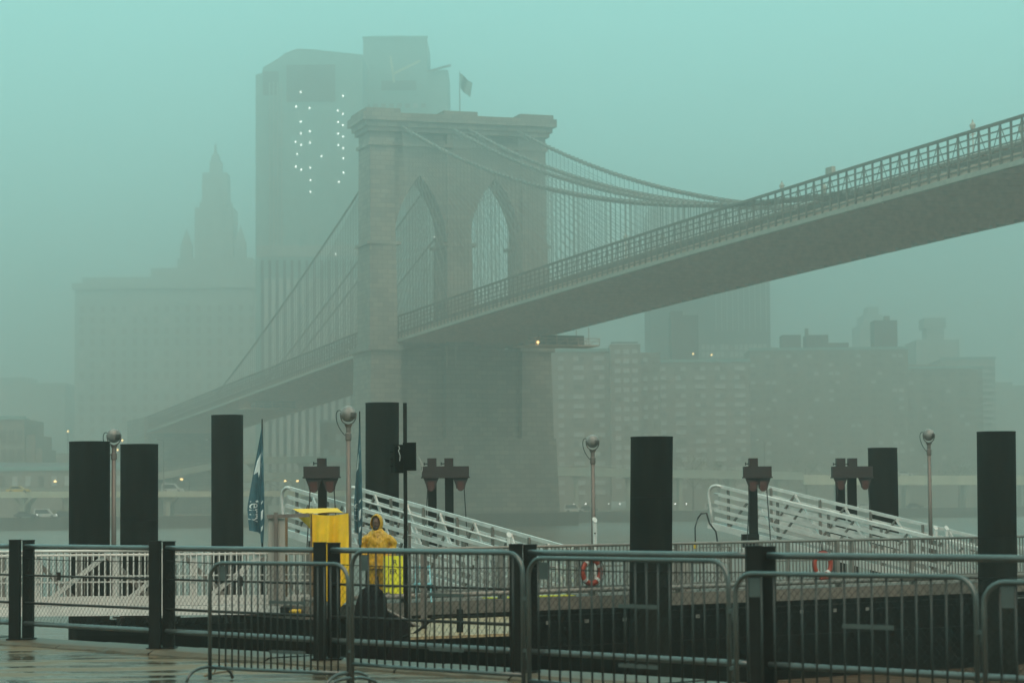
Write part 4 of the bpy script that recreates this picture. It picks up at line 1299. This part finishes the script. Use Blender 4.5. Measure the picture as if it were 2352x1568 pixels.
# ------------------------------------------------------------------ hoist gantries
def gantry(px0, px1, posts, Z, label, pyb=1071, pyt=1052):
    a, b = at(px0, pyb, Z), at(px1, pyb, Z)
    zt = a.z; h = 25 * Z / F_PX
    r = thing('hoist_gantry', ((a.x + b.x) / 2, Z, -1), label, 'gantry', 'rusty hoist gantries holding the gangways')
    bm = part('beam', MB().box((a.x, Z - .14, zt - h), (b.x, Z + .14, zt)), 'rust', r)
    part('flange', MB().box((a.x - .02, Z - .16, zt - h - .02), (b.x + .02, Z + .16, zt - h + .012)), 'rust', bm)
    w = 19.5 * Z / F_PX
    for px in posts:
        c = at(px, pyb, Z)
        po = part('post', MB().box((c.x - w / 2, Z - w / 2 + .2, -1), (c.x + w / 2, Z + w / 2 + .2, zt)), 'darkpost', r)
        ztop = at(px, pyt, Z).z
        part('post_cap', MB().box((c.x - w / 2 - .004, Z - .1, zt), (c.x + w / 2 + .004, Z + .2, ztop)), 'rust', po)
        part('pin', MB().tube([(c.x - w / 2 - .1, Z, zt + .07), (c.x - w / 2, Z, zt + .07)], .015, 6).tube([(c.x - w / 2 - .09, Z, zt + .11), (c.x - w / 2 - .09, Z, zt + .03)], .012, 6), 'darkpost', po)
    part('base_box', MB().box((at(posts[0], pyb, Z).x - .32, Z - .05, PZ - .2), (at(posts[0], pyb, Z).x + .12, Z + .25, PZ + 1.2)), 'darkpost', r)
    for s_, cx_ in ((1, a.x + .24), (-1, b.x - .22)):
        hg = MB().prism([(cx_ - .2, Z - .09, zt - h - .02), (cx_ + .2, Z - .09, zt - h - .02), (cx_ + .13, Z - .09, zt - h - .2), (cx_ + .11, Z - .09, zt - h - .3), (cx_ - .11, Z - .09, zt - h - .3), (cx_ - .13, Z - .09, zt - h - .2)], (0, .04, 0))
        bk = part('sheave_bracket', hg, 'rust', r)
        part('sheave', MB().tube([(cx_, Z - .13, zt - h - .28), (cx_, Z + .03, zt - h - .28)], .085, 14).box((cx_ - .08, Z - .125, zt - h - .28), (cx_ + .08, Z + .02, zt - h - .1)), 'red_sheave', bk)
        part('hoist_cable', MB().tube([(cx_ + s_ * -.09, Z - .05, zt - h - .28), (cx_ - s_ * .2, Z - .05, 2.6)], .015, 5), 'rope', r)
    return r
gantry(698, 780, (739,), 57.3, 'single-post hoist gantry above the yellow tarpaulin')
gantry(969, 1077, (992, 1031), 63.5, 'double-post hoist gantry beside the loudspeakers')
gantry(1707, 1771, (1730,), 63.0, 'single-post hoist gantry standing before the life-ring gangway')
gantry(1910, 2003, (1931, 1958), 70.0, 'double-post hoist gantry touching the short black pile')

# ------------------------------------------------------------------ feather flags
def feather(px, pyt, Z, bl, label, flipw=1.0, nfold=2):
    top = at(px, pyt, Z)
    r = thing('feather_flag', (top.x, Z, PZ), label, 'flag', 'blue ferry flags')
    part('pole', MB().tube([(top.x, Z, PZ), (top.x, Z, top.z - .6), (top.x, Z, top.z)], [.024, .02, .012], 8), 'darkpost', r)
    H = bl
    def ban(a, b):
        z = top.z - .2 - H * b
        wmax = (.03 + .31 * min(1, b * 1.25) * (1 - .25 * max(0, b - .75) * 4 * .55)) * flipw
        x = -wmax * a
        sag = .14 * a * max(0, b - .6)
        y = .05 * sin(9 * a + 2.5 * b) * a + .03 * sin(14 * a) - .02
        return V((top.x + x * (.8 + .2 * cos(6 * a)) + .012, Z + y, z - sag - .55 * (1 - a) * max(0, b - .93) * 4))
    part('banner', MB().grid(ban, 16, 40), 'flag_blue', r, smooth=True)
    # back fold hanging at the other side of the pole
    def fold(a, b):
        z = top.z - .25 - (H + .28) * b
        w = (.012 + .075 * min(1, b * 1.6)) * (1 - .6 * max(0, b - .8) * 4)
        return V((top.x + .005 + w * (1 - 2 * a) * .6, Z - .075 + .03 * sin(5 * a + 7 * b), z))
    part('back_fold', MB().grid(fold, 6, 40), 'flag_blue', r, smooth=True)
    # white wave emblem
    wv = [(.25, .24), (.86, .33), (.95, .47), (.72, .44), (.62, .50), (.42, .46), (.24, .52)]
    em = MB()
    def on(a, b): return ban(a, b) + V((0, -.010, 0))
    em.add([on(a, b) for a, b in wv], [(0, 1, 2, 3), (0, 3, 4, 5), (0, 5, 6)])
    part('wave_emblem', em, 'flag_white', r)
    me = text_mesh('ferry', .30, 'flag_white')
    for v in me.vertices:
        # lettering runs down the banner: text x -> down, text y -> across
        a = .92 - (v.co.y / .30) * .72
        b = .93 + (v.co.x) / H * .78
        p = ban(min(1, max(0, a)), min(.99, max(0, b))) + V((0, -.009 - v.co.z, 0))
        v.co = p - V((top.x, Z, PZ))
    o = bpy.data.objects.new('lettering', me); COL.objects.link(o); o.parent = r
    for b0, b1 in ((.18, .24), (.27, .33), (.62, .66), (.70, .80), (.84, .9)):
        st = MB().add([fold(.25, b0) + V((0, -.008, 0)), fold(.75, b0 + .02) + V((0, -.008, 0)), fold(.75, b1) + V((0, -.008, 0)), fold(.35, b1 - .02) + V((0, -.008, 0))], [(0, 1, 2, 3)])
        part('print', st, 'flag_white', r)
feather(602, 962, 52.5, 2.15, 'blue feather flag hanging open with its white lettering in view')
feather(826, 944, 50.4, 2.25, 'blue feather flag wrapped round its pole beside the globe lamp', .42)

# ------------------------------------------------------------------ loudspeakers on a pole
spz = 47.0
sp_ = at(930, 925, spz)
pole = thing('loudspeaker_pole', (sp_.x, spz, .9), 'thin black pole carrying two loudspeakers in front of the gangway and tarpaulin', 'pole')
part('pole', MB().tube([(sp_.x, spz, .9), (sp_.x, spz, sp_.z)], .038, 12), 'darkpost', pole, smooth=True)
part('bracket', MB().bar((sp_.x - .16, spz, at(930, 1050, spz).z), (sp_.x + .1, spz, at(930, 1050, spz).z), .03, .04), 'darkpost', pole)
def speaker(px0, px1, py0, py1, Z, rz, label):
    a, b = at(px0, py0, Z), at(px1, py1, Z)
    cx_, w, h = (a.x + b.x) / 2, (b.x - a.x), a.z - b.z
    r = thing('loudspeaker', (cx_, Z, b.z), label, 'loudspeaker', 'loudspeakers on the black pole')
    L = []
    def rb(x, y, z):
        c, s_ = cos(rz), sin(rz)
        return V((cx_ + x * c - y * s_, Z + x * s_ + y * c, z))
    bx = [rb(x, y, z) for z in (b.z, a.z) for x, y in ((-w / 2, -.11), (w / 2, -.11), (w * .36, .15), (-w * .36, .15))]
    part('cabinet', MB().add(bx, [(0, 3, 2, 1), (4, 5, 6, 7), (0, 1, 5, 4), (1, 2, 6, 5), (2, 3, 7, 6), (3, 0, 4, 7)]), 'pile', r)
    part('grille', MB().add([rb(x, -.125, z) for x, z in ((-w * .42, b.z + .03), (w * .42, b.z + .03), (w * .42, a.z - .03), (-w * .42, a.z - .03))] +
                            [rb(x, -.108, z) for x, z in ((-w * .46, b.z + .02), (w * .46, b.z + .02), (w * .46, a.z - .02), (-w * .46, a.z - .02))],
                            [(0, 1, 2, 3), (0, 4, 5, 1), (1, 5, 6, 2), (2, 6, 7, 3), (3, 7, 4, 0)]), 'black', r)
    for k in range(3):
        part('vent_slot', MB().bar(rb(-w * .46, -.02 + .0 * k, b.z + h * (.25 + .25 * k)), rb(-w * .46, .1, b.z + h * (.25 + .25 * k)), .03, .02), 'black', r)
    return r
speaker(900, 925, 1021, 1086, 47.1, .45, 'narrow loudspeaker turned aside with a white clip on the black pole')
speaker(927, 958, 1016, 1080, 46.85, -.12, 'broad loudspeaker facing forward on the black pole, with white cable')
part('clip', MB().tube([at(916, 1024, 46.7), at(918, 1030, 46.7), at(915, 1034, 46.7), at(919, 1046, 46.7), at(918, 1058, 46.7)], .008, 5), 'white_cap', pole)
c0 = at(957, 1052, 46.85); c1 = at(940, 1084, 46.85)
single('speaker_cable', MB().tube(bezier(c0 + V((0, 0, .06)), c0 + V((.22, 0, -.15)), c1 + V((.25, 0, -.2)), c1 + V((-.03, 0, .02)), 16), .007, 6), 'white_cap', 'thin white cable looping below the forward loudspeaker', 'cable')

# ------------------------------------------------------------------ yellow tarpaulin shelter
TZ = 49.3
fl, fr_ = at(717, 1180, TZ), at(801, 1178, TZ)
sh = thing('tarp_shelter', ((fl.x + fr_.x) / 2, TZ, PZ), 'bright yellow tarpaulin shelter hung on a wooden frame', 'shelter')
bl_, br_ = at(672, 1168, TZ + 1.3), at(775, 1166, TZ + 1.3)
part('roof_sheet', MB().grid(lambda a, b: (fl.lerp(fr_, a)).lerp(bl_.lerp(br_, a), b) + V((0, 0, .03 * sin(pi * a) * (1 - b) - .07 * sin(pi * b) * (1 - abs(2 * a - 1) * .5))), 18, 14), 'yellow_tarp', sh, smooth=True)
fbz = at(720, 1384, TZ).z
def curtain(a, b):
    p = fl.lerp(fr_, a)
    amp = .035 + .05 * b
    return V((p.x + .012 * sin(20 * a) * b, TZ - .03 + amp * (sin(11 * a + .6 + .8 * b) + .6 * sin(23 * a + 2 * b) + .5 * noise.noise(V((a * 6, b * 3, 1)))), p.z - .035 * sin(pi * a) * (1 - b) - (p.z - fbz) * b * (1 - .06 * sin(7 * a)) ))
part('curtain', MB().grid(curtain, 46, 24), 'yellow_tarp', sh, smooth=True)
part('side_flap', MB().grid(lambda a, b: V((fl.x - .02 - .35 * a * (1 - b * .9), TZ + 1.0 * a, fl.z - .02 - .42 * b * (1 - .3 * a) + .05 * sin(5 * a))), 10, 8), 'yellow_tarp', sh, smooth=True)
for px, dz in ((716, 0), (800, 0)):
    c = at(px, 1185, TZ + .06)
    part('frame_post', MB().box((c.x - .03, TZ + .05, PZ), (c.x + .03, TZ + .11, c.z + .02)), 'wood', sh)
c = at(657, 1188, TZ + 1.0)
part('frame_post', MB().box((c.x - .03, TZ + 1.0, PZ), (c.x + .03, TZ + 1.06, c.z)), 'wood', sh)
a, b = at(613, 1186, TZ + .15), at(720, 1182, TZ + .15)
gt = thing('board_gate', (a.x + .4, TZ + .2, PZ), 'grey-white board gate with a weathered top bar beside the yellow tarpaulin', 'gate')
part('top_bar', MB().bar(a, b, .06, .075), 'galv_pole', gt)
for px0, px1 in ((616, 632), (637, 655)):
    u, v = at(px0, 1190, TZ + .2), at(px1, 1190, TZ + .2)
    part('board', MB().box((u.x, TZ + .18, PZ), (v.x, TZ + .22, u.z)), 'white_gate', gt)
u = at(634, 1176, TZ + .15)
part('post', MB().box((u.x - .04, TZ + .1, PZ), (u.x + .04, TZ + .17, u.z)), 'galv_pole', gt)

# ------------------------------------------------------------------ small dock furniture
def capped(px, pyt, Z, label):
    t = at(px, pyt, Z)
    r = thing('capped_post', (t.x, Z, PZ - .1), label, 'post', 'aluminium posts with slanted white caps')
    R = .05
    n = 16
    ring0 = [V((t.x + R * cos(2 * pi * k / n), Z + R * sin(2 * pi * k / n), PZ - .1)) for k in range(n)]
    ring1 = [V((p.x, p.y, t.z - .06 + (p.y - Z) * 1.1 - (p.x - t.x) * .3)) for p in ring0]
    part('tube', MB().loft([ring0, ring1]), 'alu', r, smooth=False)
    part('cap', MB().loft([[p + V(((p.x - t.x) * .12, (p.y - Z) * .12, -.012)) for p in ring1], [p + V(((p.x - t.x) * .12, (p.y - Z) * .12, .014)) for p in ring1]]), 'white_cap', r)
    part('bolt_hole', MB().tube([(t.x, Z - R - .006, t.z - .36), (t.x, Z - R + .01, t.z - .36)], .02, 8), 'black', r)
capped(1366, 1188, 56.0, 'white-capped post at the foot of a globe lamp before the bridge pier')
capped(1169, 1222, 54.5, 'white-capped post at the lower end of the gangway behind the person')
capped(2149, 1207, 61.8, 'white-capped post by the life-ring gangway, farther from the end pile')
capped(2174, 1207, 62.0, 'white-capped post next to its twin, nearer the end pile')

gp = thing('grey_steel_post', (at(973, 1300, 46).x, 46, .8), 'square grey steel post beside the yellow sign', 'post')
c = at(973, 1262, 46)
part('post', MB().box((c.x - .06, 45.94, .8), (c.x + .06, 46.06, c.z)), 'galv_pole', gp)
part('bolt_plate', MB().box((c.x - .03, 45.925, 1.75), (c.x + .03, 45.94, 1.95)), 'darkpost', gp)
sgp = thing('conduit_stub', (at(938, 1230, 47.3).x, 47.3, PZ), 'short grey conduit stub strapped to the black pole', 'pipe')
c = at(938, 1200, 47.3)
part('pipe', MB().tube([(c.x + .02, 47.3, PZ - .8), (c.x + .02, 47.3, c.z)], .03, 10), 'galv_pole', sgp)
part('strap', MB().bar((sp_.x - .05, 47.2, at(938, 1228, 47.3).z), (c.x + .12, 47.2, at(938, 1228, 47.3).z), .012, .015), 'alu', sgp)

def life_ring(px, py, R, label, rope=True):
    xx = pier_x(px)
    c = pq(xx, .17, at(px, py, pq(xx, .17, 0).y).z)
    r = thing('life_ring', c + V((0, 0, -R)), label, 'life ring', 'orange life rings on the pier railing')
    mb = MB(); rings = []
    for k in range(28):
        t = 2 * pi * k / 28
        cc = c + PD * (R * cos(t)) + V((0, 0, R * sin(t) * 1.04))
        rad = (PD * cos(t) + V((0, 0, sin(t))))
        rings.append([cc + rad * (.062 * cos(q)) + PN * (.05 * sin(q)) for q in (2 * pi * j / 10 for j in range(10))])
    rings.append(rings[0])
    part('ring', mb.loft(rings, False), 'orange', r, smooth=True)
    for t in (.6, 2.2, 3.9, 5.4):
        cc = c + PD * (R * cos(t)) + V((0, 0, R * sin(t)))
        td = (PD * -sin(t) + V((0, 0, cos(t)))) * .035
        part('reflective_band', MB().tube([cc - td, cc + td], .066, 10, False), 'white_cap', r)
    part('grab_line', MB().tube([c + PD * ((R + .07 + .02 * abs(sin(2 * t))) * cos(t)) + V((0, 0, (R + .07) * sin(t))) - PN * .03 for t in (2 * pi * j / 32 for j in range(33))], .009, 5), 'rope', r)
    part('hanger', MB().bar(c + V((0, 0, R)), pq(xx, .22, PZ + 1.08), .02, .02), 'rope', r)
life_ring(1364, 1312, .25, 'orange life ring hung beside a globe lamp and the seamed pile')
life_ring(1893, 1295, .26, 'orange life ring hung beside the white cabinet')
# rope bag below the second ring
xx = pier_x(1893)
single('rope_bundle', MB().tube([pq(xx - .12, .12, PZ + .22), pq(xx + .1, .12, PZ + .24), pq(xx + .16, .12, PZ + .21)], [.04, .055, .03], 8), 'orange', 'small orange rope bundle on the kerb pipe under a life ring', 'rope', origin=pq(xx, .12, PZ + .2))

# shore power cable
a = at(1597, 1246, 56.5); t_ = at(1618, 1176, 56.5); b = at(1648, 1262, 56.5)
pc = thing('shore_power_cable', (b.x, 56.5, PZ), 'black arched shore-power cable with a yellow plug', 'cable')
part('stand_pipe', MB().tube([(b.x, 56.5, PZ), (b.x, 56.5, b.z + .2), (b.x - .03, 56.5, b.z + .42), (b.x - .18, 56.5, b.z + .62), (t_.x + .05, 56.5, t_.z - .02), (t_.x - .08, 56.5, t_.z - .03), (t_.x - .16, 56.5, t_.z - .14)], .020, 8), 'rope', pc, smooth=True)
part('lead', MB().tube([(t_.x - .16, 56.5, t_.z - .14), (a.x, 56.5, t_.z - .35), (a.x, 56.5, a.z)], .016, 8), 'rope', pc, smooth=True)
part('plug', MB().lathe((a.x, 56.5, a.z - .14), [(.03, 0), (.042, .02), (.042, .12), (.025, .14), (.025, .17)], 10), 'yellow_plug', pc)

# yellow sign board
SZ = 50.6
a, b = at(880, 1276, SZ), at(926, 1362, SZ)
sg = thing('yellow_sign', ((a.x + b.x) / 2, SZ, b.z), 'bright yellow notice board with black lettering beside the person', 'sign')
part('board', MB().box((a.x, SZ - .015, b.z), (b.x, SZ + .015, a.z)), 'sign_yellow', sg)
part('leg', MB().box((a.x + .02, SZ, PZ), (a.x + .05, SZ + .25, b.z + .02)), 'darkpost', sg)
part('leg', MB().box((b.x - .05, SZ, PZ), (b.x - .02, SZ + .25, b.z + .02)), 'darkpost', sg)
for body, py, sz in (('R', 1296, .15), ('ER', 1317, .15), ('New York', 1349, .06)):
    me = text_mesh(body, sz, 'ink')
    o = bpy.data.objects.new('lettering', me); COL.objects.link(o); o.parent = sg
    o.rotation_euler = (pi / 2, 0, 0)
    o.location = V((b.x - .12, SZ - .019, at(920, py, SZ).z)) - ROOTLOC[sg.name]

# pale blue folding chair
CZ = 50.9
c = at(973, 1372, CZ)
ch = thing('folding_chair', (c.x, CZ, PZ), 'pale blue folding chair on the pier beside the grey post', 'chair')
zt, zm = at(973, 1299, CZ).z, at(973, 1340, CZ).z
part('seat', MB().box((c.x - .2, CZ - .18, zm - .015), (c.x + .18, CZ + .2, zm + .015)), 'chair_blue', ch)
part('backrest', MB().box((c.x - .2, CZ + .16, zt - .06), (c.x + .13, CZ + .19, zt)), 'chair_blue', ch)
for sx in (-.19, .12):
    part('leg', MB().bar((c.x + sx, CZ + .2, zt), (c.x + sx + .05, CZ - .2, PZ), .03, .05), 'chair_blue', ch)
    part('leg', MB().bar((c.x + sx + .03, CZ - .15, zm), (c.x + sx + .03, CZ + .25, PZ), .03, .04), 'chair_blue', ch)
part('stretcher', MB().bar((c.x - .18, CZ - .1, PZ + .18), (c.x + .16, CZ - .1, PZ + .18), .02, .02), 'alu', ch)

# low tan landing in front of the pier, its bent rail
LZ = 1.79
q0, q1, q2, q3 = on_z(940, 1462, LZ), on_z(1215, 1452, LZ), on_z(1215, 1414, LZ), on_z(945, 1420, LZ)
ld = thing('low_landing', ((q0 + q1 + q2 + q3) / 4) - V((0, 0, 1.0)), 'wet tan low landing stage below the pier with dark sides', 'landing')
n = 6
for k in range(n):
    a0, a1 = q0.lerp(q1, k / n), q0.lerp(q1, (k + 1) / n - .006)
    b0, b1 = q3.lerp(q2, k / n), q3.lerp(q2, (k + 1) / n - .006)
    mb = MB().add([a0, a1, b1, b0, a0 - V((0, 0, .05)), a1 - V((0, 0, .05)), b1 - V((0, 0, .05)), b0 - V((0, 0, .05))], [(0, 1, 2, 3), (7, 6, 5, 4), (0, 4, 5, 1), (1, 5, 6, 2), (2, 6, 7, 3), (3, 7, 4, 0)])
    part('plank', mb, 'tan_slab', ld)
dz = V((0, 0, .052))
part('underbody', MB().add([q0 - dz, q1 - dz, q2 - dz, q3 - dz] + [p - V((0, 0, 2.6)) for p in (q0, q1, q2, q3)], [(0, 1, 2, 3), (7, 6, 5, 4), (0, 4, 5, 1), (1, 5, 6, 2), (2, 6, 7, 3), (3, 7, 4, 0)]), 'black', ld)
RZ_ = 44.6
br = thing('bent_handrail', (at(1055, 1460, RZ_).x, RZ_, LZ), 'dark bent pipe handrail with a short post on the tan landing', 'handrail')
part('rail', MB().tube([at(925, 1462, 44.2), at(950, 1455, 44.3), at(980, 1432, RZ_), at(992, 1420, RZ_), at(1010, 1416, RZ_), at(1090, 1415, RZ_), at(1200, 1410, RZ_)], .027, 8), 'darkpost', br, smooth=True)
c = at(1056, 1398, RZ_)
part('post', MB().box((c.x - .06, RZ_ - .05, LZ), (c.x + .06, RZ_ + .07, c.z)), 'darkpost', br)

# dark tarpaulin heap in front of the person
HZ = 46.5
hp = thing('tarpaulin_heap', (at(855, 1460, HZ).x, HZ, .9), 'rounded black tarpaulin heap in front of the person in yellow', 'tarpaulin')
hx = at(853, 1400, HZ).x
ztop = at(853, 1343, HZ).z
prof = [(.30, .9), (.33, 1.3), (.33, 1.7), (.31, ztop - .42), (.27, ztop - .24), (.2, ztop - .1), (.1, ztop - .025), (.01, ztop)]
hm_ = MB().lathe((hx, HZ, 0), [(r_, z) for r_, z in prof], 28)
ho_ = part('mound', hm_, 'tarp_black', hp, smooth=True)
for v in ho_.data.vertices:
    p = V(v.co)
    v.co += V((v.co.x, v.co.y, 0)).normalized() * (.05 * noise.noise(p * 3.1) + .03 * noise.noise(p * 8))
rx0 = hx + .25
part('sloping_skirt', MB().grid(lambda a, b: V((rx0 + (.78 * a), HZ + .25 - .6 * b, (ztop - .48 - .42 * a) * (1 - b) + b * .9 + .03 * noise.noise(V((a * 5, b * 5, 2))))), 14, 10), 'tarp_black', hp, smooth=True)
part('edge_pipe', MB().tube([V((rx0, HZ + .26, ztop - .47)), V((rx0 + .4, HZ + .26, ztop - .68)), V((rx0 + .8, HZ + .26, ztop - .9))], .03, 8), 'alu_dark', hp)

# ------------------------------------------------------------------ person in a yellow raincoat
PX = at(868, 1300, 51.0).x
PY, PG = 51.0, PZ
person = thing('person', (PX, PY, PG), 'person in a hooded yellow raincoat and trousers standing on the pier', 'person')
def ell(c, rx, ry, n=20, yaw=0):
    return [V(c) + V((rx * cos(t) * cos(yaw) - ry * sin(t) * sin(yaw), rx * cos(t) * sin(yaw) + ry * sin(t) * cos(yaw), 0)) for t in (2 * pi * k / n for k in range(n))]
O = V((PX, PY, PG))
HY = radians(-17)                                   # head turned to its right
hc = O + V((-.02, -.03, 1.64))
fw = V((sin(HY), -cos(HY), 0)); sd = V((cos(HY), sin(HY), 0))
# body: head, neck, arms, hands, trunk, legs as one continuous surface
bd = MB()
bd.loft([ell(hc + V((0, 0, z)), rx, ry, 20, HY) for z, rx, ry in ((-.135, .035, .05), (-.12, .055, .075), (-.08, .07, .092), (-.02, .078, .10), (.04, .079, .102), (.09, .07, .092), (.12, .045, .06), (.13, .01, .012))])
def blob(c, rx, ry, rz, yaw=0, n=10):
    bd.loft([ell(V(c) + V((0, 0, rz * sin(t))), max(.001, rx * cos(t)), max(.001, ry * cos(t)), n, yaw) for t in (-pi / 2 + pi * i / 6 for i in range(7))])
blob(hc + fw * .098 + V((0, 0, -.02)), .014, .022, .028, HY)          # nose
blob(hc + fw * .088 + V((0, 0, .035)), .055, .02, .014, HY)           # brow
blob(hc + fw * .085 + V((0, 0, -.105)), .03, .025, .022, HY)          # chin
for s_ in (-1, 1):
    blob(hc + sd * (s_ * .079) + V((0, 0, -.01)), .012, .022, .032, HY)   # ears
    blob(hc + sd * (s_ * .04) + fw * .07 + V((0, 0, -.035)), .025, .02, .02, HY)  # cheeks
bd.tube([O + V((-.01, 0, 1.40)), O + V((-.015, -.01, 1.5)), hc + V((0, .01, -.1))], [.075, .058, .06], 14)
bd.loft([ell(O + V((0, 0, z)), rx, ry, 20) for z, rx, ry in ((.84, .16, .11), (.98, .165, .115), (1.12, .155, .11), (1.28, .175, .12), (1.38, .18, .11), (1.45, .11, .08))])
ARM = {}
for s_ in (-1, 1):
    sh_, elb, wr = O + V((s_ * .20, .0, 1.40)), O + V((s_ * .315, .03, 1.13)), O + V((s_ * .275, -.11, .90))
    ARM[s_] = (sh_, elb, wr)
    bd.tube([sh_, elb, wr], [.058, .045, .03], 12)
    hand = wr + V((-s_ * .01, -.035, -.055))
    bd.tube([wr, hand, hand + V((-s_ * .005, -.012, -.04))], [.028, .04, .036], 10)
    for k in range(4):
        f0 = hand + V((s_ * (.024 - .016 * k), -.01, -.045))
        ln = (.07, .08, .075, .06)[k]
        bd.tube([f0, f0 + V((0, -.012, -ln * .5)), f0 + V((-s_ * .004, .008, -ln))], [.0095, .009, .0075], 6)
    bd.tube([hand + V((-s_ * .03, -.01, .01)), hand + V((-s_ * .052, -.03, -.02)), hand + V((-s_ * .05, -.04, -.05))], [.012, .011, .009], 6)
    hip, kn, an = O + V((s_ * .09, 0, .88)), O + V((s_ * .105, -.01, .48)), O + V((s_ * .11, .02, .09))
    bd.tube([hip, kn, an], [.085, .06, .045], 12)
body = part('body', bd, 'skin', person)
remesh(body, .009, 3)
ey = MB()
for s_ in (-1, 1):
    c = hc + sd * (s_ * .033) + fw * .0935 + V((0, 0, .012))
    ey.lathe(c, [(.001, -.011), (.011, 0), (.001, .011)], 8)
part('eyes', ey, 'hair', body)
bdm = MB()
bdm.loft([ell(hc + fw * .012 + V((0, 0, z)), rx, ry, 18, HY) for z, rx, ry in ((-.15, .03, .05), (-.135, .058, .083), (-.10, .073, .0965), (-.07, .074, .096))], True)
part('beard', bdm, 'hair', person, smooth=True)
# raincoat
rc = MB()
rc.loft([ell(O + V((0, 0, z)), rx, ry, 28) for z, rx, ry in ((.70, .27, .205), (.80, .255, .2), (.95, .235, .185), (1.12, .222, .175), (1.28, .235, .17), (1.36, .245, .155), (1.42, .215, .14), (1.47, .165, .125), (1.53, .10, .105))])
for s_ in (-1, 1):
    sh_, elb, wr = ARM[s_]
    rc.tube([sh_ + V((-s_ * .08, 0, -.03)), sh_ + V((s_ * .01, 0, -.075)), elb + V((s_ * .005, 0, .1)), elb, elb.lerp(wr, .55), wr + V((0, -.005, -.0))], [.09, .098, .09, .086, .084, .076], 18)
coat = part('raincoat', rc, 'raincoat', person)
remesh(coat, .011, 7, .022, 11.0)
# placket and buttons
pl = MB().grid(lambda a, b: O + V((-.018 + .036 * a, -(.125 + .10 * min(1, b * 1.4) - .02 * b) , 1.44 - .66 * b)), 3, 10)
part('placket', pl, 'raincoat', coat)
for k in range(4):
    z = 1.36 - .14 * k
    part('button', MB().lathe(O + V((0, -(.165 + .045 * min(1, k / 2.)), z)), [(.001, -.009), (.011, 0), (.001, .009)], 8), 'ink', coat)
# hood shell with face opening and puckered rim
hd = MB(); NU, NV_ = 30, 16
cc = hc + V((0, .012, .012)) - fw * .008
rows = []
for j in range(NV_ + 1):
    th = 1.0 + (pi - 1.0) * j / NV_                   # angle from the facing direction: opening in front
    row = []
    for i in range(NU):
        ph = 2 * pi * i / NU
        dv = fw * cos(th) * .150 + sd * (sin(th) * cos(ph) * .122) + V((0, 0, sin(th) * sin(ph) * .17))
        if sin(ph) > .5: dv += V((0, 0, .03 * (sin(ph) - .5) * sin(th)))
        if j < 2: dv *= 1 + .025 * sin(11 * ph)
        dv += dv.normalized() * .010 * noise.noise(dv * 16 + V((3, 1, 2)))
        row.append(cc + dv)
    rows.append(row)
hood = part('hood', hd.loft(rows, False), 'raincoat', person, smooth=True)
sol = hood.modifiers.new('t', 'SOLIDIFY'); sol.thickness = .012; sol.offset = 1
bake(hood)
for p in hood.data.polygons: p.use_smooth = True
cape = MB().loft([ell(O + V((-.012, -.0, z)), rx, ry, 24) for z, rx, ry in ((1.40, .19, .145), (1.46, .145, .125), (1.51, .108, .112), (1.56, .098, .108))], False)
part('collar', cape, 'raincoat', person, smooth=True)
# trousers
tr = MB()
tr.loft([ell(O + V((0, 0, z)), rx, ry, 24) for z, rx, ry in ((.72, .19, .14), (.82, .19, .14), (.95, .18, .13))])
for s_ in (-1, 1):
    hip, kn, an = O + V((s_ * .10, 0, .84)), O + V((s_ * .115, -.01, .48)), O + V((s_ * .12, .02, .09))
    tr.tube([hip, hip.lerp(kn, .5), kn, kn.lerp(an, .6), an + V((0, 0, .0))], [.115, .108, .10, .095, .10], 16)
trs = part('trousers', tr, 'raincoat', person)
remesh(trs, .016, 4, .014, 9.0)
for s_ in (-1, 1):
    f = O + V((s_ * .12, 0, 0))
    part('boot', MB().loft([[f + V((x * .052 * k, y0 + y * ln, z)) for x, y in ((cos(t), sin(t)) for t in (2 * pi * q / 16 for q in range(16)))] for z, k, y0, ln in ((0, 1, -.05, .14), (.03, 1.0, -.05, .14), (.06, .95, -.04, .125), (.10, .85, 0, .075), (.16, .85, .02, .06))]), 'boot', person, smooth=True)
